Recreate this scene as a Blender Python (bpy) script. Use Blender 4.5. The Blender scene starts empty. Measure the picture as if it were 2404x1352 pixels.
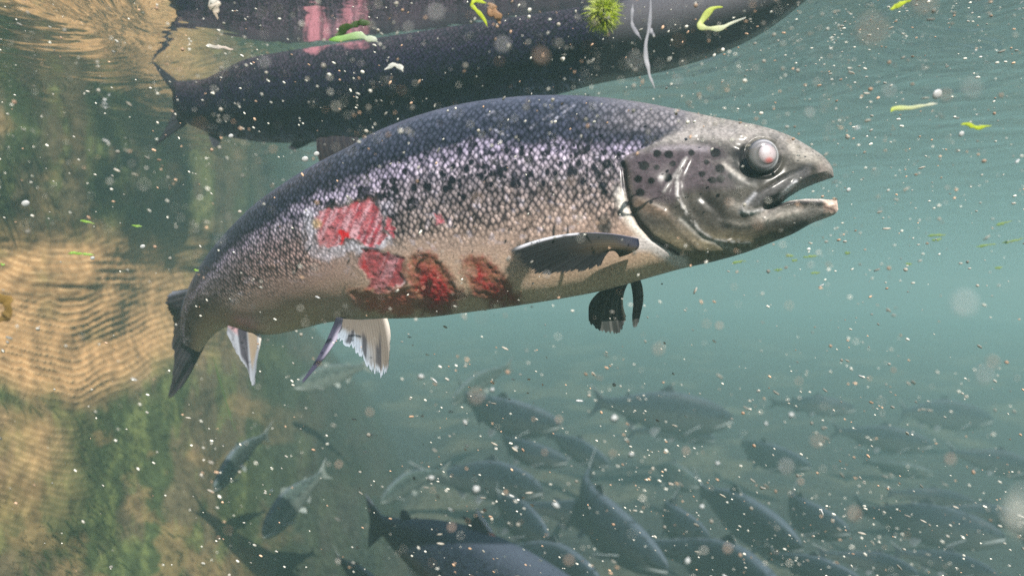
import bpy, math, random
import numpy as np
from mathutils import Vector, Matrix

# ------------------------------------------------------------------ camera, sky, sun, exposure
S = bpy.context.scene
COL = S.collection
F = 1566.0; CU, CV = 1202.0, 676.0

cam = bpy.data.objects.new("camera", bpy.data.cameras.new("camera"))
COL.objects.link(cam)
cam.rotation_euler = (math.radians(90), 0, 0)
cam.data.sensor_width = 36.0
cam.data.lens = 36.0 * F / 2404.0
cam.data.clip_start = 0.01
cam.data.clip_end = 200.0
cam.data.dof.use_dof = True
cam.data.dof.focus_distance = 0.60
cam.data.dof.aperture_fstop = 5.0
S.camera = cam

SUN_DIR = Vector((0.26, -0.64, 0.78)).normalized()      # towards the sun
W = bpy.data.worlds.new("World"); S.world = W; W.use_nodes = True
wn = W.node_tree.nodes; wl = W.node_tree.links
sky = wn.new("ShaderNodeTexSky"); sky.sky_type = 'NISHITA'; sky.sun_disc = False
sky.sun_elevation = math.asin(SUN_DIR.z)
sky.sun_rotation = math.atan2(SUN_DIR.x, SUN_DIR.y)
wl.new(sky.outputs[0], wn["Background"].inputs[0])
wn["Background"].inputs[1].default_value = 0.15
sun = bpy.data.objects.new("sun", bpy.data.lights.new("sun", 'SUN'))
COL.objects.link(sun)
sun.data.energy = 5.0; sun.data.angle = math.radians(0.5); sun.data.color = (1.0, 0.95, 0.87)
sun.rotation_euler = SUN_DIR.to_track_quat('Z', 'Y').to_euler()

S.view_settings.view_transform = 'Standard'
S.view_settings.look = 'None'
S.view_settings.exposure = 0.95
S.view_settings.gamma = 1.0
S.cycles.max_bounces = 7
S.cycles.diffuse_bounces = 2
S.cycles.glossy_bounces = 3
S.cycles.transmission_bounces = 3
S.cycles.volume_bounces = 1
S.cycles.transparent_max_bounces = 12
S.cycles.caustics_reflective = False
S.cycles.caustics_refractive = False
S.cycles.use_denoising = False
S.cycles.sample_clamp_indirect = 4.0

SURF_Z = 0.35      # water surface above the lens
BED_Z = -1.12

# ------------------------------------------------------------------ helpers
def P(u, y, d):
    return Vector(((u - CU) / F * d, d, (CV - y) / F * d))

def tag(o, label=None, cat=None, group=None, kind=None):
    if label: o['label'] = label
    if cat: o['category'] = cat
    if group: o['group'] = group
    if kind: o['kind'] = kind
    return o

def empty(name, loc=(0, 0, 0)):
    o = bpy.data.objects.new(name, None); COL.objects.link(o); o.location = loc
    o.empty_display_size = 0.05
    return o

def mesh(name, V, Q, attrs=None, smooth=True):
    """V (N,3), Q (M,4) or (M,3) faces; attrs: name -> (N,3|4|1) array."""
    V = np.asarray(V, np.float32); Q = np.asarray(Q, np.int32)
    me = bpy.data.meshes.new(name)
    k = Q.shape[1]
    me.vertices.add(len(V)); me.vertices.foreach_set("co", V.ravel())
    me.loops.add(Q.size); me.loops.foreach_set("vertex_index", Q.ravel())
    me.polygons.add(len(Q))
    me.polygons.foreach_set("loop_start", np.arange(0, Q.size, k, dtype=np.int32))
    me.update(calc_edges=True); me.validate()
    if smooth:
        me.polygons.foreach_set("use_smooth", np.ones(len(me.polygons), bool))
    for n, a in (attrs or {}).items():
        a = np.asarray(a, np.float32)
        if a.ndim == 1:
            me.attributes.new(n, 'FLOAT', 'POINT').data.foreach_set("value", a)
        elif n == 'Col':
            c = np.ones((len(V), 4), np.float32); c[:, :3] = a[:, :3]
            if a.shape[1] == 4: c[:, 3] = a[:, 3]
            me.attributes.new(n, 'FLOAT_COLOR', 'POINT').data.foreach_set("color", c.ravel())
        else:
            me.attributes.new(n, 'FLOAT_VECTOR', 'POINT').data.foreach_set("vector", a.ravel())
    return me

def link(name, me, mat, parent=None, loc=None):
    o = bpy.data.objects.new(name, me); COL.objects.link(o)
    if mat and len(me.materials) == 0: me.materials.append(mat)
    if parent is not None:
        o.parent = parent
        o.matrix_parent_inverse = Matrix.Identity(4)
    if loc is not None: o.location = loc
    return o

def sstep(a, b, x):
    t = np.clip((x - a) / (b - a + 1e-12), 0, 1)
    return t * t * (3 - 2 * t)

def bump01(x, c, w):
    return np.exp(-((x - c) / w) ** 2)

def _hash(ix, iy, seed):
    n = (ix.astype(np.int64) * 374761393 + iy.astype(np.int64) * 668265263 + seed * 974634777) & 0x7fffffff
    n = ((n ^ (n >> 13)) * 1274126177) & 0x7fffffff
    n = (n ^ (n >> 16)) & 0xffff
    return n / 65535.0

def vnoise(x, y, seed=0):
    ix = np.floor(x); iy = np.floor(y); fx = x - ix; fy = y - iy
    fx = fx * fx * (3 - 2 * fx); fy = fy * fy * (3 - 2 * fy)
    a = _hash(ix, iy, seed); b = _hash(ix + 1, iy, seed)
    c = _hash(ix, iy + 1, seed); d = _hash(ix + 1, iy + 1, seed)
    return (a + (b - a) * fx) * (1 - fy) + (c + (d - c) * fx) * fy

def fbm(x, y, seed=0, oct=4):
    s = 0; a = 0.5; t = 0
    for k in range(oct):
        s = s + a * vnoise(x, y, seed + 17 * k); t += a; a *= 0.5; x = x * 2.03; y = y * 2.03
    return s / t            # 0..1

def catmull(K, n):
    """K (m,c) key rows at uniform parameter -> n samples."""
    K = np.asarray(K, float); m = len(K)
    t = np.linspace(0, m - 1, n); i = np.clip(np.floor(t).astype(int), 0, m - 2); f = (t - i)[:, None]
    p0 = K[np.clip(i - 1, 0, m - 1)]; p1 = K[i]; p2 = K[i + 1]; p3 = K[np.clip(i + 2, 0, m - 1)]
    return 0.5 * ((2 * p1) + (p2 - p0) * f + (2 * p0 - 5 * p1 + 4 * p2 - p3) * f ** 2 + (3 * p1 - p0 - 3 * p2 + p3) * f ** 3)

def polyline_dist(pts, x, y):
    pts = np.asarray(pts, float); best = np.full(x.shape, 1e9)
    for (ax, ay), (bx, by) in zip(pts[:-1], pts[1:]):
        dx, dy = bx - ax, by - ay; L = dx * dx + dy * dy + 1e-9
        t = np.clip(((x - ax) * dx + (y - ay) * dy) / L, 0, 1)
        best = np.minimum(best, np.hypot(x - ax - t * dx, y - ay - t * dy))
    return best

def poly_sd(pts, x, y):
    """signed distance, positive inside."""
    pts = list(pts); ins = np.zeros(x.shape, bool)
    for (ax, ay), (bx, by) in zip(pts, pts[1:] + pts[:1]):
        c = ((ay > y) != (by > y)) & (x < (bx - ax) * (y - ay) / ((by - ay) if abs(by - ay) > 1e-9 else 1e-9) + ax)
        ins ^= c
    d = polyline_dist(pts + pts[:1], x, y)
    return np.where(ins, d, -d)

def mixc(C, col, m):
    return C * (1 - m[..., None]) + np.asarray(col, float) * m[..., None]

# ------------------------------------------------------------------ materials
def new_mat(name):
    m = bpy.data.materials.new(name); m.use_nodes = True
    nt = m.node_tree; b = nt.nodes["Principled BSDF"]
    return m, nt, b

def N(nt, t, **kw):
    n = nt.nodes.new(t)
    for k, v in kw.items(): setattr(n, k, v)
    return n

def attr(nt, name):
    n = N(nt, "ShaderNodeAttribute"); n.attribute_name = name; return n

def mat_fish(name, scale=190.0, rough=0.36, spec=0.5, amount=1.0, sheen=0.03):
    """Col = pigment, suv = coordinates along / around the body, scl = how scaly."""
    m, nt, b = new_mat(name); L = nt.links
    col = attr(nt, "Col"); suv = attr(nt, "suv"); scl = attr(nt, "scl")
    mp = N(nt, "ShaderNodeMapping"); L.new(suv.outputs["Vector"], mp.inputs["Vector"])
    mp.inputs["Rotation"].default_value = (0, 0, math.radians(45))
    mp0 = N(nt, "ShaderNodeMapping"); mp0.inputs["Scale"].default_value = (scale * 1.36, scale * 0.74, 1)
    L.new(suv.outputs["Vector"], mp0.inputs["Vector"]); L.new(mp0.outputs[0], mp.inputs["Vector"])
    vo = N(nt, "ShaderNodeTexVoronoi"); vo.voronoi_dimensions = '2D'; vo.distance = 'MINKOWSKI'; vo.inputs['Exponent'].default_value = 2.8
    vo.inputs["Scale"].default_value = 1.0; vo.inputs["Randomness"].default_value = 0.62
    L.new(mp.outputs[0], vo.inputs["Vector"])
    cr = N(nt, "ShaderNodeValToRGB")
    cr.color_ramp.elements[0].position = 0.16; cr.color_ramp.elements[0].color = (1.25, 1.25, 1.25, 1)
    cr.color_ramp.elements[1].position = 0.56; cr.color_ramp.elements[1].color = (0.17, 0.17, 0.20, 1)
    L.new(vo.outputs["Distance"], cr.inputs[0])
    hs = N(nt, "ShaderNodeSeparateColor"); L.new(vo.outputs["Color"], hs.inputs[0])
    rr = N(nt, "ShaderNodeMapRange"); rr.inputs["To Min"].default_value = 0.55; rr.inputs["To Max"].default_value = 1.55
    L.new(hs.outputs[0], rr.inputs["Value"])
    mu = N(nt, "ShaderNodeMix", data_type='RGBA', blend_type='MULTIPLY'); mu.inputs[0].default_value = 1.0
    L.new(cr.outputs[0], mu.inputs[6]); L.new(rr.outputs[0], mu.inputs[7])
    # one multiplier, faded in by scl
    mx = N(nt, "ShaderNodeMix", data_type='RGBA'); mx.inputs[6].default_value = (1, 1, 1, 1)
    sm = N(nt, "ShaderNodeMath", operation='MULTIPLY'); sm.inputs[1].default_value = amount
    L.new(scl.outputs["Fac"], sm.inputs[0]); L.new(sm.outputs[0], mx.inputs[0]); L.new(mu.outputs[2], mx.inputs[7])
    fin = N(nt, "ShaderNodeMix", data_type='RGBA', blend_type='MULTIPLY'); fin.inputs[0].default_value = 1.0
    L.new(col.outputs["Color"], fin.inputs[6]); L.new(mx.outputs[2], fin.inputs[7])
    # fine skin mottling
    no = N(nt, "ShaderNodeTexNoise"); no.inputs["Scale"].default_value = 420; no.inputs["Detail"].default_value = 3
    L.new(suv.outputs["Vector"], no.inputs["Vector"])
    nr = N(nt, "ShaderNodeMapRange"); nr.inputs["To Min"].default_value = 0.72; nr.inputs["To Max"].default_value = 1.28
    nr.inputs["From Min"].default_value = 0.3; nr.inputs["From Max"].default_value = 0.7
    L.new(no.outputs[0], nr.inputs["Value"])
    f2 = N(nt, "ShaderNodeMix", data_type='RGBA', blend_type='MULTIPLY'); f2.inputs[0].default_value = 1.0
    L.new(fin.outputs[2], f2.inputs[6]); L.new(nr.outputs[0], f2.inputs[7])
    L.new(f2.outputs[2], b.inputs["Base Color"])
    rg_ = N(nt, "ShaderNodeMapRange"); rg_.inputs["To Min"].default_value = rough + 0.06; rg_.inputs["To Max"].default_value = rough
    L.new(scl.outputs["Fac"], rg_.inputs["Value"]); L.new(rg_.outputs[0], b.inputs["Roughness"])
    b.inputs["Specular IOR Level"].default_value = spec
    b.inputs["Coat Weight"].default_value = 0.15 if sheen > 0.05 else 0.0; b.inputs["Coat Roughness"].default_value = 0.20
    b.inputs["Sheen Weight"].default_value = sheen; b.inputs["Sheen Roughness"].default_value = 0.35; b.inputs["Sheen Tint"].default_value = (0.60, 0.75, 1.0, 1)
    # relief of the scales
    hm = N(nt, "ShaderNodeMath", operation='MULTIPLY'); L.new(vo.outputs["Distance"], hm.inputs[0]); L.new(sm.outputs[0], hm.inputs[1])
    ad = N(nt, "ShaderNodeMath", operation='ADD'); L.new(hm.outputs[0], ad.inputs[0])
    n2 = N(nt, "ShaderNodeMath", operation='MULTIPLY'); n2.inputs[1].default_value = 0.25
    L.new(no.outputs[0], n2.inputs[0]); L.new(n2.outputs[0], ad.inputs[1])
    bu = N(nt, "ShaderNodeBump", invert=True); bu.inputs["Strength"].default_value = 0.5; bu.inputs["Distance"].default_value = 0.0014
    L.new(ad.outputs[0], bu.inputs["Height"]); L.new(bu.outputs[0], b.inputs["Normal"])
    return m

def mat_fin(name, rough=0.55, transl=0.25):
    m, nt, b = new_mat(name); L = nt.links
    col = attr(nt, "Col"); L.new(col.outputs["Color"], b.inputs["Base Color"])
    b.inputs["Roughness"].default_value = rough; b.inputs["Specular IOR Level"].default_value = 0.12
    tr = N(nt, "ShaderNodeBsdfTranslucent"); L.new(col.outputs["Color"], tr.inputs[0])
    mx = N(nt, "ShaderNodeMixShader"); mx.inputs[0].default_value = transl
    L.new(b.outputs[0], mx.inputs[1]); L.new(tr.outputs[0], mx.inputs[2])
    L.new(mx.outputs[0], nt.nodes["Material Output"].inputs["Surface"])
    return m

def mat_plain(name, c, rough=0.5, var=0.25, scale=60.0, transl=0.0, spec=0.5):
    m, nt, b = new_mat(name); L = nt.links
    tc = N(nt, "ShaderNodeTexCoord"); no = N(nt, "ShaderNodeTexNoise")
    no.inputs["Scale"].default_value = scale; no.inputs["Detail"].default_value = 3
    L.new(tc.outputs["Object"], no.inputs["Vector"])
    mr = N(nt, "ShaderNodeMapRange"); mr.inputs["From Min"].default_value = 0.3; mr.inputs["From Max"].default_value = 0.7
    mr.inputs["To Min"].default_value = 1 - var; mr.inputs["To Max"].default_value = 1 + var
    L.new(no.outputs[0], mr.inputs["Value"])
    mu = N(nt, "ShaderNodeMix", data_type='RGBA', blend_type='MULTIPLY'); mu.inputs[0].default_value = 1.0
    mu.inputs[6].default_value = (*c, 1); L.new(mr.outputs[0], mu.inputs[7])
    L.new(mu.outputs[2], b.inputs["Base Color"])
    b.inputs["Roughness"].default_value = rough; b.inputs["Specular IOR Level"].default_value = spec
    if transl > 0:
        tr = N(nt, "ShaderNodeBsdfTranslucent"); L.new(mu.outputs[2], tr.inputs[0])
        mx = N(nt, "ShaderNodeMixShader"); mx.inputs[0].default_value = transl
        L.new(b.outputs[0], mx.inputs[1]); L.new(tr.outputs[0], mx.inputs[2])
        L.new(mx.outputs[0], nt.nodes["Material Output"].inputs["Surface"])
    return m

def mat_attr(name, rough=0.8, spec=0.3, bump_scale=120.0, bump_d=0.004):
    m, nt, b = new_mat(name); L = nt.links
    col = attr(nt, "Col"); tc = N(nt, "ShaderNodeTexCoord")
    no = N(nt, "ShaderNodeTexNoise"); no.inputs["Scale"].default_value = bump_scale; no.inputs["Detail"].default_value = 4
    L.new(tc.outputs["Object"], no.inputs["Vector"])
    mr = N(nt, "ShaderNodeMapRange"); mr.inputs["From Min"].default_value = 0.3; mr.inputs["From Max"].default_value = 0.7
    mr.inputs["To Min"].default_value = 0.6; mr.inputs["To Max"].default_value = 1.4
    L.new(no.outputs[0], mr.inputs["Value"])
    mu = N(nt, "ShaderNodeMix", data_type='RGBA', blend_type='MULTIPLY'); mu.inputs[0].default_value = 1.0
    L.new(col.outputs["Color"], mu.inputs[6]); L.new(mr.outputs[0], mu.inputs[7])
    L.new(mu.outputs[2], b.inputs["Base Color"])
    b.inputs["Roughness"].default_value = rough; b.inputs["Specular IOR Level"].default_value = spec
    bu = N(nt, "ShaderNodeBump"); bu.inputs["Strength"].default_value = 0.8; bu.inputs["Distance"].default_value = bump_d
    L.new(no.outputs[0], bu.inputs["Height"]); L.new(bu.outputs[0], b.inputs["Normal"])
    return m

def mat_water():
    m, nt, b = new_mat("water_surface"); L = nt.links
    nt.nodes.remove(b)
    fr = N(nt, "ShaderNodeFresnel"); fr.inputs["IOR"].default_value = 1.333
    tr = N(nt, "ShaderNodeBsdfTransparent"); gl = N(nt, "ShaderNodeBsdfGlossy")
    gl.inputs["Roughness"].default_value = 0.02; gl.inputs["Color"].default_value = (0.97, 0.97, 0.97, 1)
    tc = N(nt, "ShaderNodeTexCoord")
    n1 = N(nt, "ShaderNodeTexNoise"); n1.inputs["Scale"].default_value = 4.5; n1.inputs["Detail"].default_value = 4; n1.inputs["Distortion"].default_value = 0.8
    n1.inputs["Roughness"].default_value = 0.55
    L.new(tc.outputs["Object"], n1.inputs["Vector"])
    bu = N(nt, "ShaderNodeBump"); bu.inputs["Strength"].default_value = 1.0; bu.inputs["Distance"].default_value = 0.009
    L.new(n1.outputs[0], bu.inputs["Height"])
    L.new(bu.outputs[0], gl.inputs["Normal"])
    mx = N(nt, "ShaderNodeMixShader"); L.new(fr.outputs[0], mx.inputs[0]); L.new(tr.outputs[0], mx.inputs[1]); L.new(gl.outputs[0], mx.inputs[2])
    L.new(mx.outputs[0], nt.nodes["Material Output"].inputs["Surface"])
    return m

# ------------------------------------------------------------------ setting: water, bed, bank, haze
def grid_faces(ns, nt, closed=False):
    i, j = np.meshgrid(np.arange(ns - 1), np.arange(nt if closed else nt - 1), indexing='ij')
    j2 = (j + 1) % nt
    return np.stack([i * nt + j, i * nt + j2, (i + 1) * nt + j2, (i + 1) * nt + j], -1).reshape(-1, 4)

xs = np.linspace(-9, 9, 2); ys = np.linspace(-4, 16, 2)
V = np.array([(x, y, SURF_Z) for x in (-16, 16) for y in (-4, 30)], float)
me = mesh("water", V, [[0, 2, 3, 1]], smooth=False)
water = tag(link("water", me, mat_water()), kind="structure")

# river bed: one undulating sheet
xs = np.linspace(-16, 16, 300); ys = np.linspace(-4, 30, 320)
X, Y = np.meshgrid(xs, ys, indexing='ij')
Z = BED_Z + 0.14 * (fbm(X * 1.3, Y * 1.3, 3) - 0.5) + 0.10 * (fbm(X * 5, Y * 5, 9) - 0.5)
C = np.zeros(X.shape + (3,)) + np.array((0.028, 0.034, 0.030))
C = mixc(C, (0.075, 0.075, 0.05), sstep(0.5, 0.7, fbm(X * 3, Y * 3, 21)))
me = mesh("bed", np.stack([X, Y, Z], -1).reshape(-1, 3), grid_faces(300, 320), {"Col": C.reshape(-1, 3)})
bed = tag(link("river_bed", me, mat_attr("bed_mud", 0.9, 0.2, 25, 0.02)), kind="structure")

# bank on the left: steep, sunlight and caustic lines painted on in gold, green-brown where algae covers it
nsb, ntb = 640, 520
path = catmull([(-0.98, 0.35), (-1.02, 0.7), (-1.06, 1.0), (-1.08, 1.25), (-1.08, 1.5), (-1.07, 1.8), (-1.08, 2.2), (-1.14, 2.8), (-1.28, 3.6), (-1.62, 5.0), (-2.6, 8.0), (-4.6, 13.0)], nsb)
t = np.linspace(0, 9, nsb)[:, None]; h = np.linspace(0, 1, ntb)[None, :]
zz = BED_Z - 0.15 + (SURF_Z + 0.05 - BED_Z + 0.15) * h + 0 * t
bx = path[:, :1]; by = path[:, 1:]
tg = np.gradient(path, axis=0); tg /= np.hypot(tg[:, 0], tg[:, 1])[:, None]
nx, ny = tg[:, 1:], -tg[:, :1]              # points out of the bank, towards the water
slope = 0.95 * sstep(0.84, -0.25, h) ** 1.2               # foot of the bank comes forward
big = 0.16 * (fbm(bx * 3 + by * 2 + 0 * h, h * 5 + 0 * t, 5, 3) - 0.5)
med = 0.018 * (fbm(bx * 9 + by * 9 + 0 * h, h * 22 + 0 * t, 8, 4) - 0.5)
off = slope + big + med
bX = bx + nx * off; bY = by + ny * off
pu = CU + bX / bY * F; py = CV - zz / bY * F
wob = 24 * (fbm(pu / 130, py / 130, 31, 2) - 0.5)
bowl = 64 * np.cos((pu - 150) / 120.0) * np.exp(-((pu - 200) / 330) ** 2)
sunpatch = np.maximum(sstep(50, -50, py - (872 + bowl * 1.1) + wob) * sstep(-60, 60, py - 560 + 2 * wob) * sstep(600, 300, pu + 2 * wob),
                   sstep(250, 60, pu - 0.12 * (1000 - py) + 2.4 * wob) * sstep(1350, 1180, py) * sstep(920, 1010, py + 1.5 * wob) * 0.42)  # mask of the sunlit area painted gold
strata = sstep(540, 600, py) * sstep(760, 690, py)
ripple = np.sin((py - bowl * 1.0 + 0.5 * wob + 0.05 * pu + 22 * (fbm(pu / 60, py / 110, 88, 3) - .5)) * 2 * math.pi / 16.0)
caustic = np.clip(ripple, 0, 1) ** 5 * (0.55 + 0.45 * sstep(0.32, 0.5, fbm(pu / 90, py / 25, 85, 3)))  # caustic lines of light, drawn as thin ridges
ripple = 2 * caustic - 1
amp = 0.0022 * sstep(650, 760, py) * (0.35 + 0.65 * sunpatch) * sstep(520, 300, pu)
strat = 0.003 * strata * (fbm(pu / 140, py / 9, 77, 3) - 0.5) * 2
lump = 0.018 * np.clip(fbm(pu / 70, py / 130, 41, 4) - 0.45, 0, 1) * (1 - sunpatch)
off = off + amp * ripple + strat + lump
bX = bx + nx * off; bY = by + ny * off
C = np.zeros(bX.shape + (3,)) + np.array((0.105, 0.085, 0.046))
n1 = fbm(pu / 60, py / 150, 51, 4); n2 = fbm(pu / 26, py / 70, 61, 4)
C = mixc(C, (0.040, 0.060, 0.020), 0.9 * sstep(0.42, 0.6, n1))
C = mixc(C, (0.12, 0.14, 0.045), 0.7 * sstep(0.52, 0.72, n2))
C = mixc(C, (0.20, 0.135, 0.06), 0.6 * sstep(0.56, 0.7, fbm(pu / 80, py / 60, 71, 4)))
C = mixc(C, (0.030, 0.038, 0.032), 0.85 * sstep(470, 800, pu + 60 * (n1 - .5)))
suncol = np.array((0.37, 0.215, 0.095)) * (0.75 + 0.5 * fbm(pu / 150, py / 16, 81, 4))[..., None]
suncol = suncol * (1 - caustic[..., None] * 0.75) + np.array((0.74, 0.50, 0.26)) * caustic[..., None] * 0.75  # light of the caustic lines painted brighter into the gold
sunpatch = np.clip(sunpatch * (1 + 0.5 * caustic), 0, 1) * (0.55 + 0.45 * sstep(0.26, 0.52, fbm(pu / 110, py / 60, 83, 3) + 0.06))
C = C * (1 - sunpatch[..., None]) + suncol * sunpatch[..., None]
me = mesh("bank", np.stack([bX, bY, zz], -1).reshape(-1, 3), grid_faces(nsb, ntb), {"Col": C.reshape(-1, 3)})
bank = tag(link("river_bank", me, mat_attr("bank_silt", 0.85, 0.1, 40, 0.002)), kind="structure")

# algae hanging on the bank
rng = np.random.default_rng(4)
def algae():
    Vv, Qq, Cc = [], [], []
    cnt = 0
    for _ in range(30000):
        i = rng.integers(2, nsb - 2); j = rng.integers(2, ntb - 2)
        if sunpatch[i, j] > 0.12 or zz[i, j] > SURF_Z - 0.02: continue
        if not (-80 < pu[i, j] < 1000) or not (0 < py[i, j] < 1420): continue
        if n1[i, j] + 0.25 * rng.random() < 0.53: continue
        p = np.array((bX[i, j], bY[i, j], zz[i, j]))
        L = rng.uniform(0.010, 0.032); w = rng.uniform(0.0006, 0.0015)
        nxi, nyi = nx[i, 0], ny[i, 0]
        o = np.array((nxi, nyi, 0)) * rng.uniform(0.002, 0.02)
        sd = np.array((-nyi, nxi, 0)) * w
        sw = np.array((-nyi, nxi, 0)) * rng.uniform(-0.012, 0.012)
        up = (0, 0, L) if rng.random() < 0.5 else (0, 0, -L)
        up = np.array(up); q = [p, p + o * .8 + sw * .4 + up * .4, p + o + sw + up]
        ws = [1, 0.9, 0.15]
        for a, ww in zip(q, ws): Vv += [a - sd * ww, a + sd * ww]
        Qq += [[cnt, cnt + 1, cnt + 3, cnt + 2], [cnt + 2, cnt + 3, cnt + 5, cnt + 4]]
        c = np.array((0.045, 0.075, 0.022)) * rng.uniform(0.5, 1.3) if rng.random() < 0.8 else np.array((0.10, 0.10, 0.03)) * rng.uniform(0.6, 1.2)
        Cc += [c] * 6; cnt += 6
    return mesh("algae", np.array(Vv), np.array(Qq), {"Col": np.array(Cc)})
tag(link("algae", algae(), mat_fin("algae_green", 0.6, 0.3)), "green brown algae growing over the left bank", "algae", kind="stuff")

# the murky water itself
def box_mesh(name, lo, hi):
    v = [(x, y, z) for x in (lo[0], hi[0]) for y in (lo[1], hi[1]) for z in (lo[2], hi[2])]
    q = [(0, 1, 3, 2), (4, 6, 7, 5), (0, 4, 5, 1), (2, 3, 7, 6), (0, 2, 6, 4), (1, 5, 7, 3)]
    return mesh(name, np.array(v, float), np.array(q), smooth=False)
hm = bpy.data.materials.new("haze"); hm.use_nodes = True
hn = hm.node_tree; hn.nodes.remove(hn.nodes["Principled BSDF"])
pv = hn.nodes.new("ShaderNodeVolumePrincipled")
pv.inputs["Color"].default_value = (0.325, 0.535, 0.515, 1)
pv.inputs["Density"].default_value = 0.135
pv.inputs["Anisotropy"].default_value = 0.15
hn.links.new(pv.outputs[0], hn.nodes["Material Output"].inputs["Volume"])
haze = tag(link("haze", box_mesh("haze", (-17, -5, BED_Z - 1.3), (17, 31, SURF_Z + 0.12)), hm), "murky teal water full of fine sediment", kind="stuff")

# ------------------------------------------------------------------ fish builder (outline given along the body, real depth and thickness)
def loft(keys, ns, nt, wpow=0.85, relief=None, lean=0.0):
    """keys rows: top u, top y, bottom u, bottom y, distance, half thickness, lean.
    Returns dict of arrays shaped (ns, 2*nt)."""
    K = catmull(keys, ns)
    th = np.linspace(0, math.pi, nt + 1)
    v = (1 - np.cos(th)) / 2
    v = 0.5 * v + 0.5 * th / math.pi            # somewhat more even rows
    prof = np.sin(th) ** wpow
    tu, ty, bu, by_, d, w = [K[:, k][:, None] for k in range(6)]
    d = np.maximum(d, 0.1); w = np.maximum(w, 0)
    U = tu + (bu - tu) * v; Yp = ty + (by_ - ty) * v
    hgt = np.hypot(bu - tu, by_ - ty) / F * d
    d0 = d; d = d + lean * hgt * (0.5 - v)       # the back leans away from the lens, the belly towards it
    Cx = (U - CU) / F * d; Cy = d + 0 * U; Cz = (CV - Yp) / F * d
    cx = Cx.mean(1); cy = d0[:, 0]
    tx = np.gradient(cx); tyy = np.gradient(cy)
    ln = np.hypot(tx, tyy) + 1e-9
    n0, n1_ = tyy / ln, -tx / ln                # horizontal normal
    sgn = np.where(n1_ > 0, -1, 1); n0, n1_ = n0 * sgn, n1_ * sgn
    kk = np.ones(31) / 31
    n0 = np.convolve(np.pad(n0, 15, mode='edge'), kk, 'valid'); n1_ = np.convolve(np.pad(n1_, 15, mode='edge'), kk, 'valid')
    wn = w * prof
    nx_, ny_ = n0[:, None], n1_[:, None]
    def project(ww):
        X = Cx + nx_ * ww; Y = Cy + ny_ * ww; Z = Cz
        return CU + X / Y * F, CV - Z / Y * F
    pu_, py_ = project(wn)
    vv = v + 0 * U
    seg = np.hypot(np.gradient(cx), np.gradient(Cz.mean(1)))
    s = np.cumsum(np.hypot(seg, np.gradient(cy)))[:, None] + 0 * U
    tl = vv * (hgt + 2 * w * 0.5)
    mid = tl[:, nt // 2][:, None]; tl = tl - mid
    dw = relief(pu_, py_, vv, w + 0 * U, wn) if relief else 0
    wN = np.maximum(wn + dw, 0)
    near = np.stack([Cx + nx_ * wN, Cy + ny_ * wN, Cz], -1)
    far = np.stack([Cx - nx_ * wN, Cy - ny_ * wN, Cz], -1)
    ring = np.concatenate([near, far[:, -2:0:-1]], 1)
    cat = lambda A: np.concatenate([A, A[:, -2:0:-1]], 1)
    return dict(V=ring, u=cat(pu_), y=cat(py_), v=cat(vv), s=cat(s), t=cat(tl), w=cat(wN), wfull=cat(w + 0 * U),
                ns=ns, nr=2 * nt, U=cat(U), Y=cat(Yp))

def fan(rays, nseg, base_pts, edge_pts, bow=(0, 0), thick=0.0012, jit=0.0, colfn=None, seed=1, wave=0.0, droop=None):
    """A fin: rays from a base line to an outer edge, two skins a real thickness apart.
    base_pts / edge_pts: rows (u, y, d)."""
    B = catmull(base_pts, rays); E = catmull(edge_pts, rays)
    rg = np.random.default_rng(seed)
    jj = 1 - jit * rg.random(rays) ** 2
    r = np.linspace(0, 1, nseg)
    a = np.linspace(0, 1, rays)
    R = r[None, :] * jj[:, None]
    u = B[:, 0:1] + (E[:, 0:1] - B[:, 0:1]) * R + bow[0] * 4 * R * (1 - R)
    y = B[:, 1:2] + (E[:, 1:2] - B[:, 1:2]) * R + bow[1] * 4 * R * (1 - R)
    d = B[:, 2:3] + (E[:, 2:3] - B[:, 2:3]) * R + wave * np.sin(a[:, None] * 17 + R * 2) * R
    d = d + 0.00004 * np.sin(a[:, None] * 120) * (0.3 + R)
    X = (u - CU) / F * d; Z = (CV - y) / F * d
    tk = thick * (1 - 0.75 * r[None, :]) * np.sin(np.clip(a, 0.02, 0.98) * math.pi)[:, None] ** 0.4 + 0.00012
    A1 = np.stack([X, d - tk, Z], -1); A2 = np.stack([X, d + tk, Z], -1)
    A = np.broadcast_to(a[:, None], R.shape); RR = np.broadcast_to(r[None, :], R.shape)
    C = colfn(A, RR, u, y)
    V = np.concatenate([A1.reshape(-1, 3), A2.reshape(-1, 3)])
    q = grid_faces(rays, nseg); n = rays * nseg
    Q = [q, q[:, ::-1] + n]
    def strip(idx):
        idx = np.asarray(idx); return np.stack([idx[:-1], idx[1:], idx[1:] + n, idx[:-1] + n], -1)
    Q += [strip(np.arange(nseg)), strip((rays - 1) * nseg + np.arange(nseg)), strip(np.arange(rays) * nseg + nseg - 1), strip(np.arange(rays) * nseg)]
    return V, np.concatenate(Q), np.concatenate([C.reshape(-1, 3)] * 2)

def fin_obj(name, parts, mat, parent):
    Vs, Qs, Cs, n = [], [], [], 0
    for V, Q, C in parts:
        Vs.append(V); Qs.append(Q + n); Cs.append(C); n += len(V)
    org = parent.matrix_world.translation if parent else Vector((0, 0, 0))
    V = np.concatenate(Vs) - np.array(parent.location)
    return link(name, mesh(name, V, np.concatenate(Qs), {"Col": np.concatenate(Cs)}), mat, parent)

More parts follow.
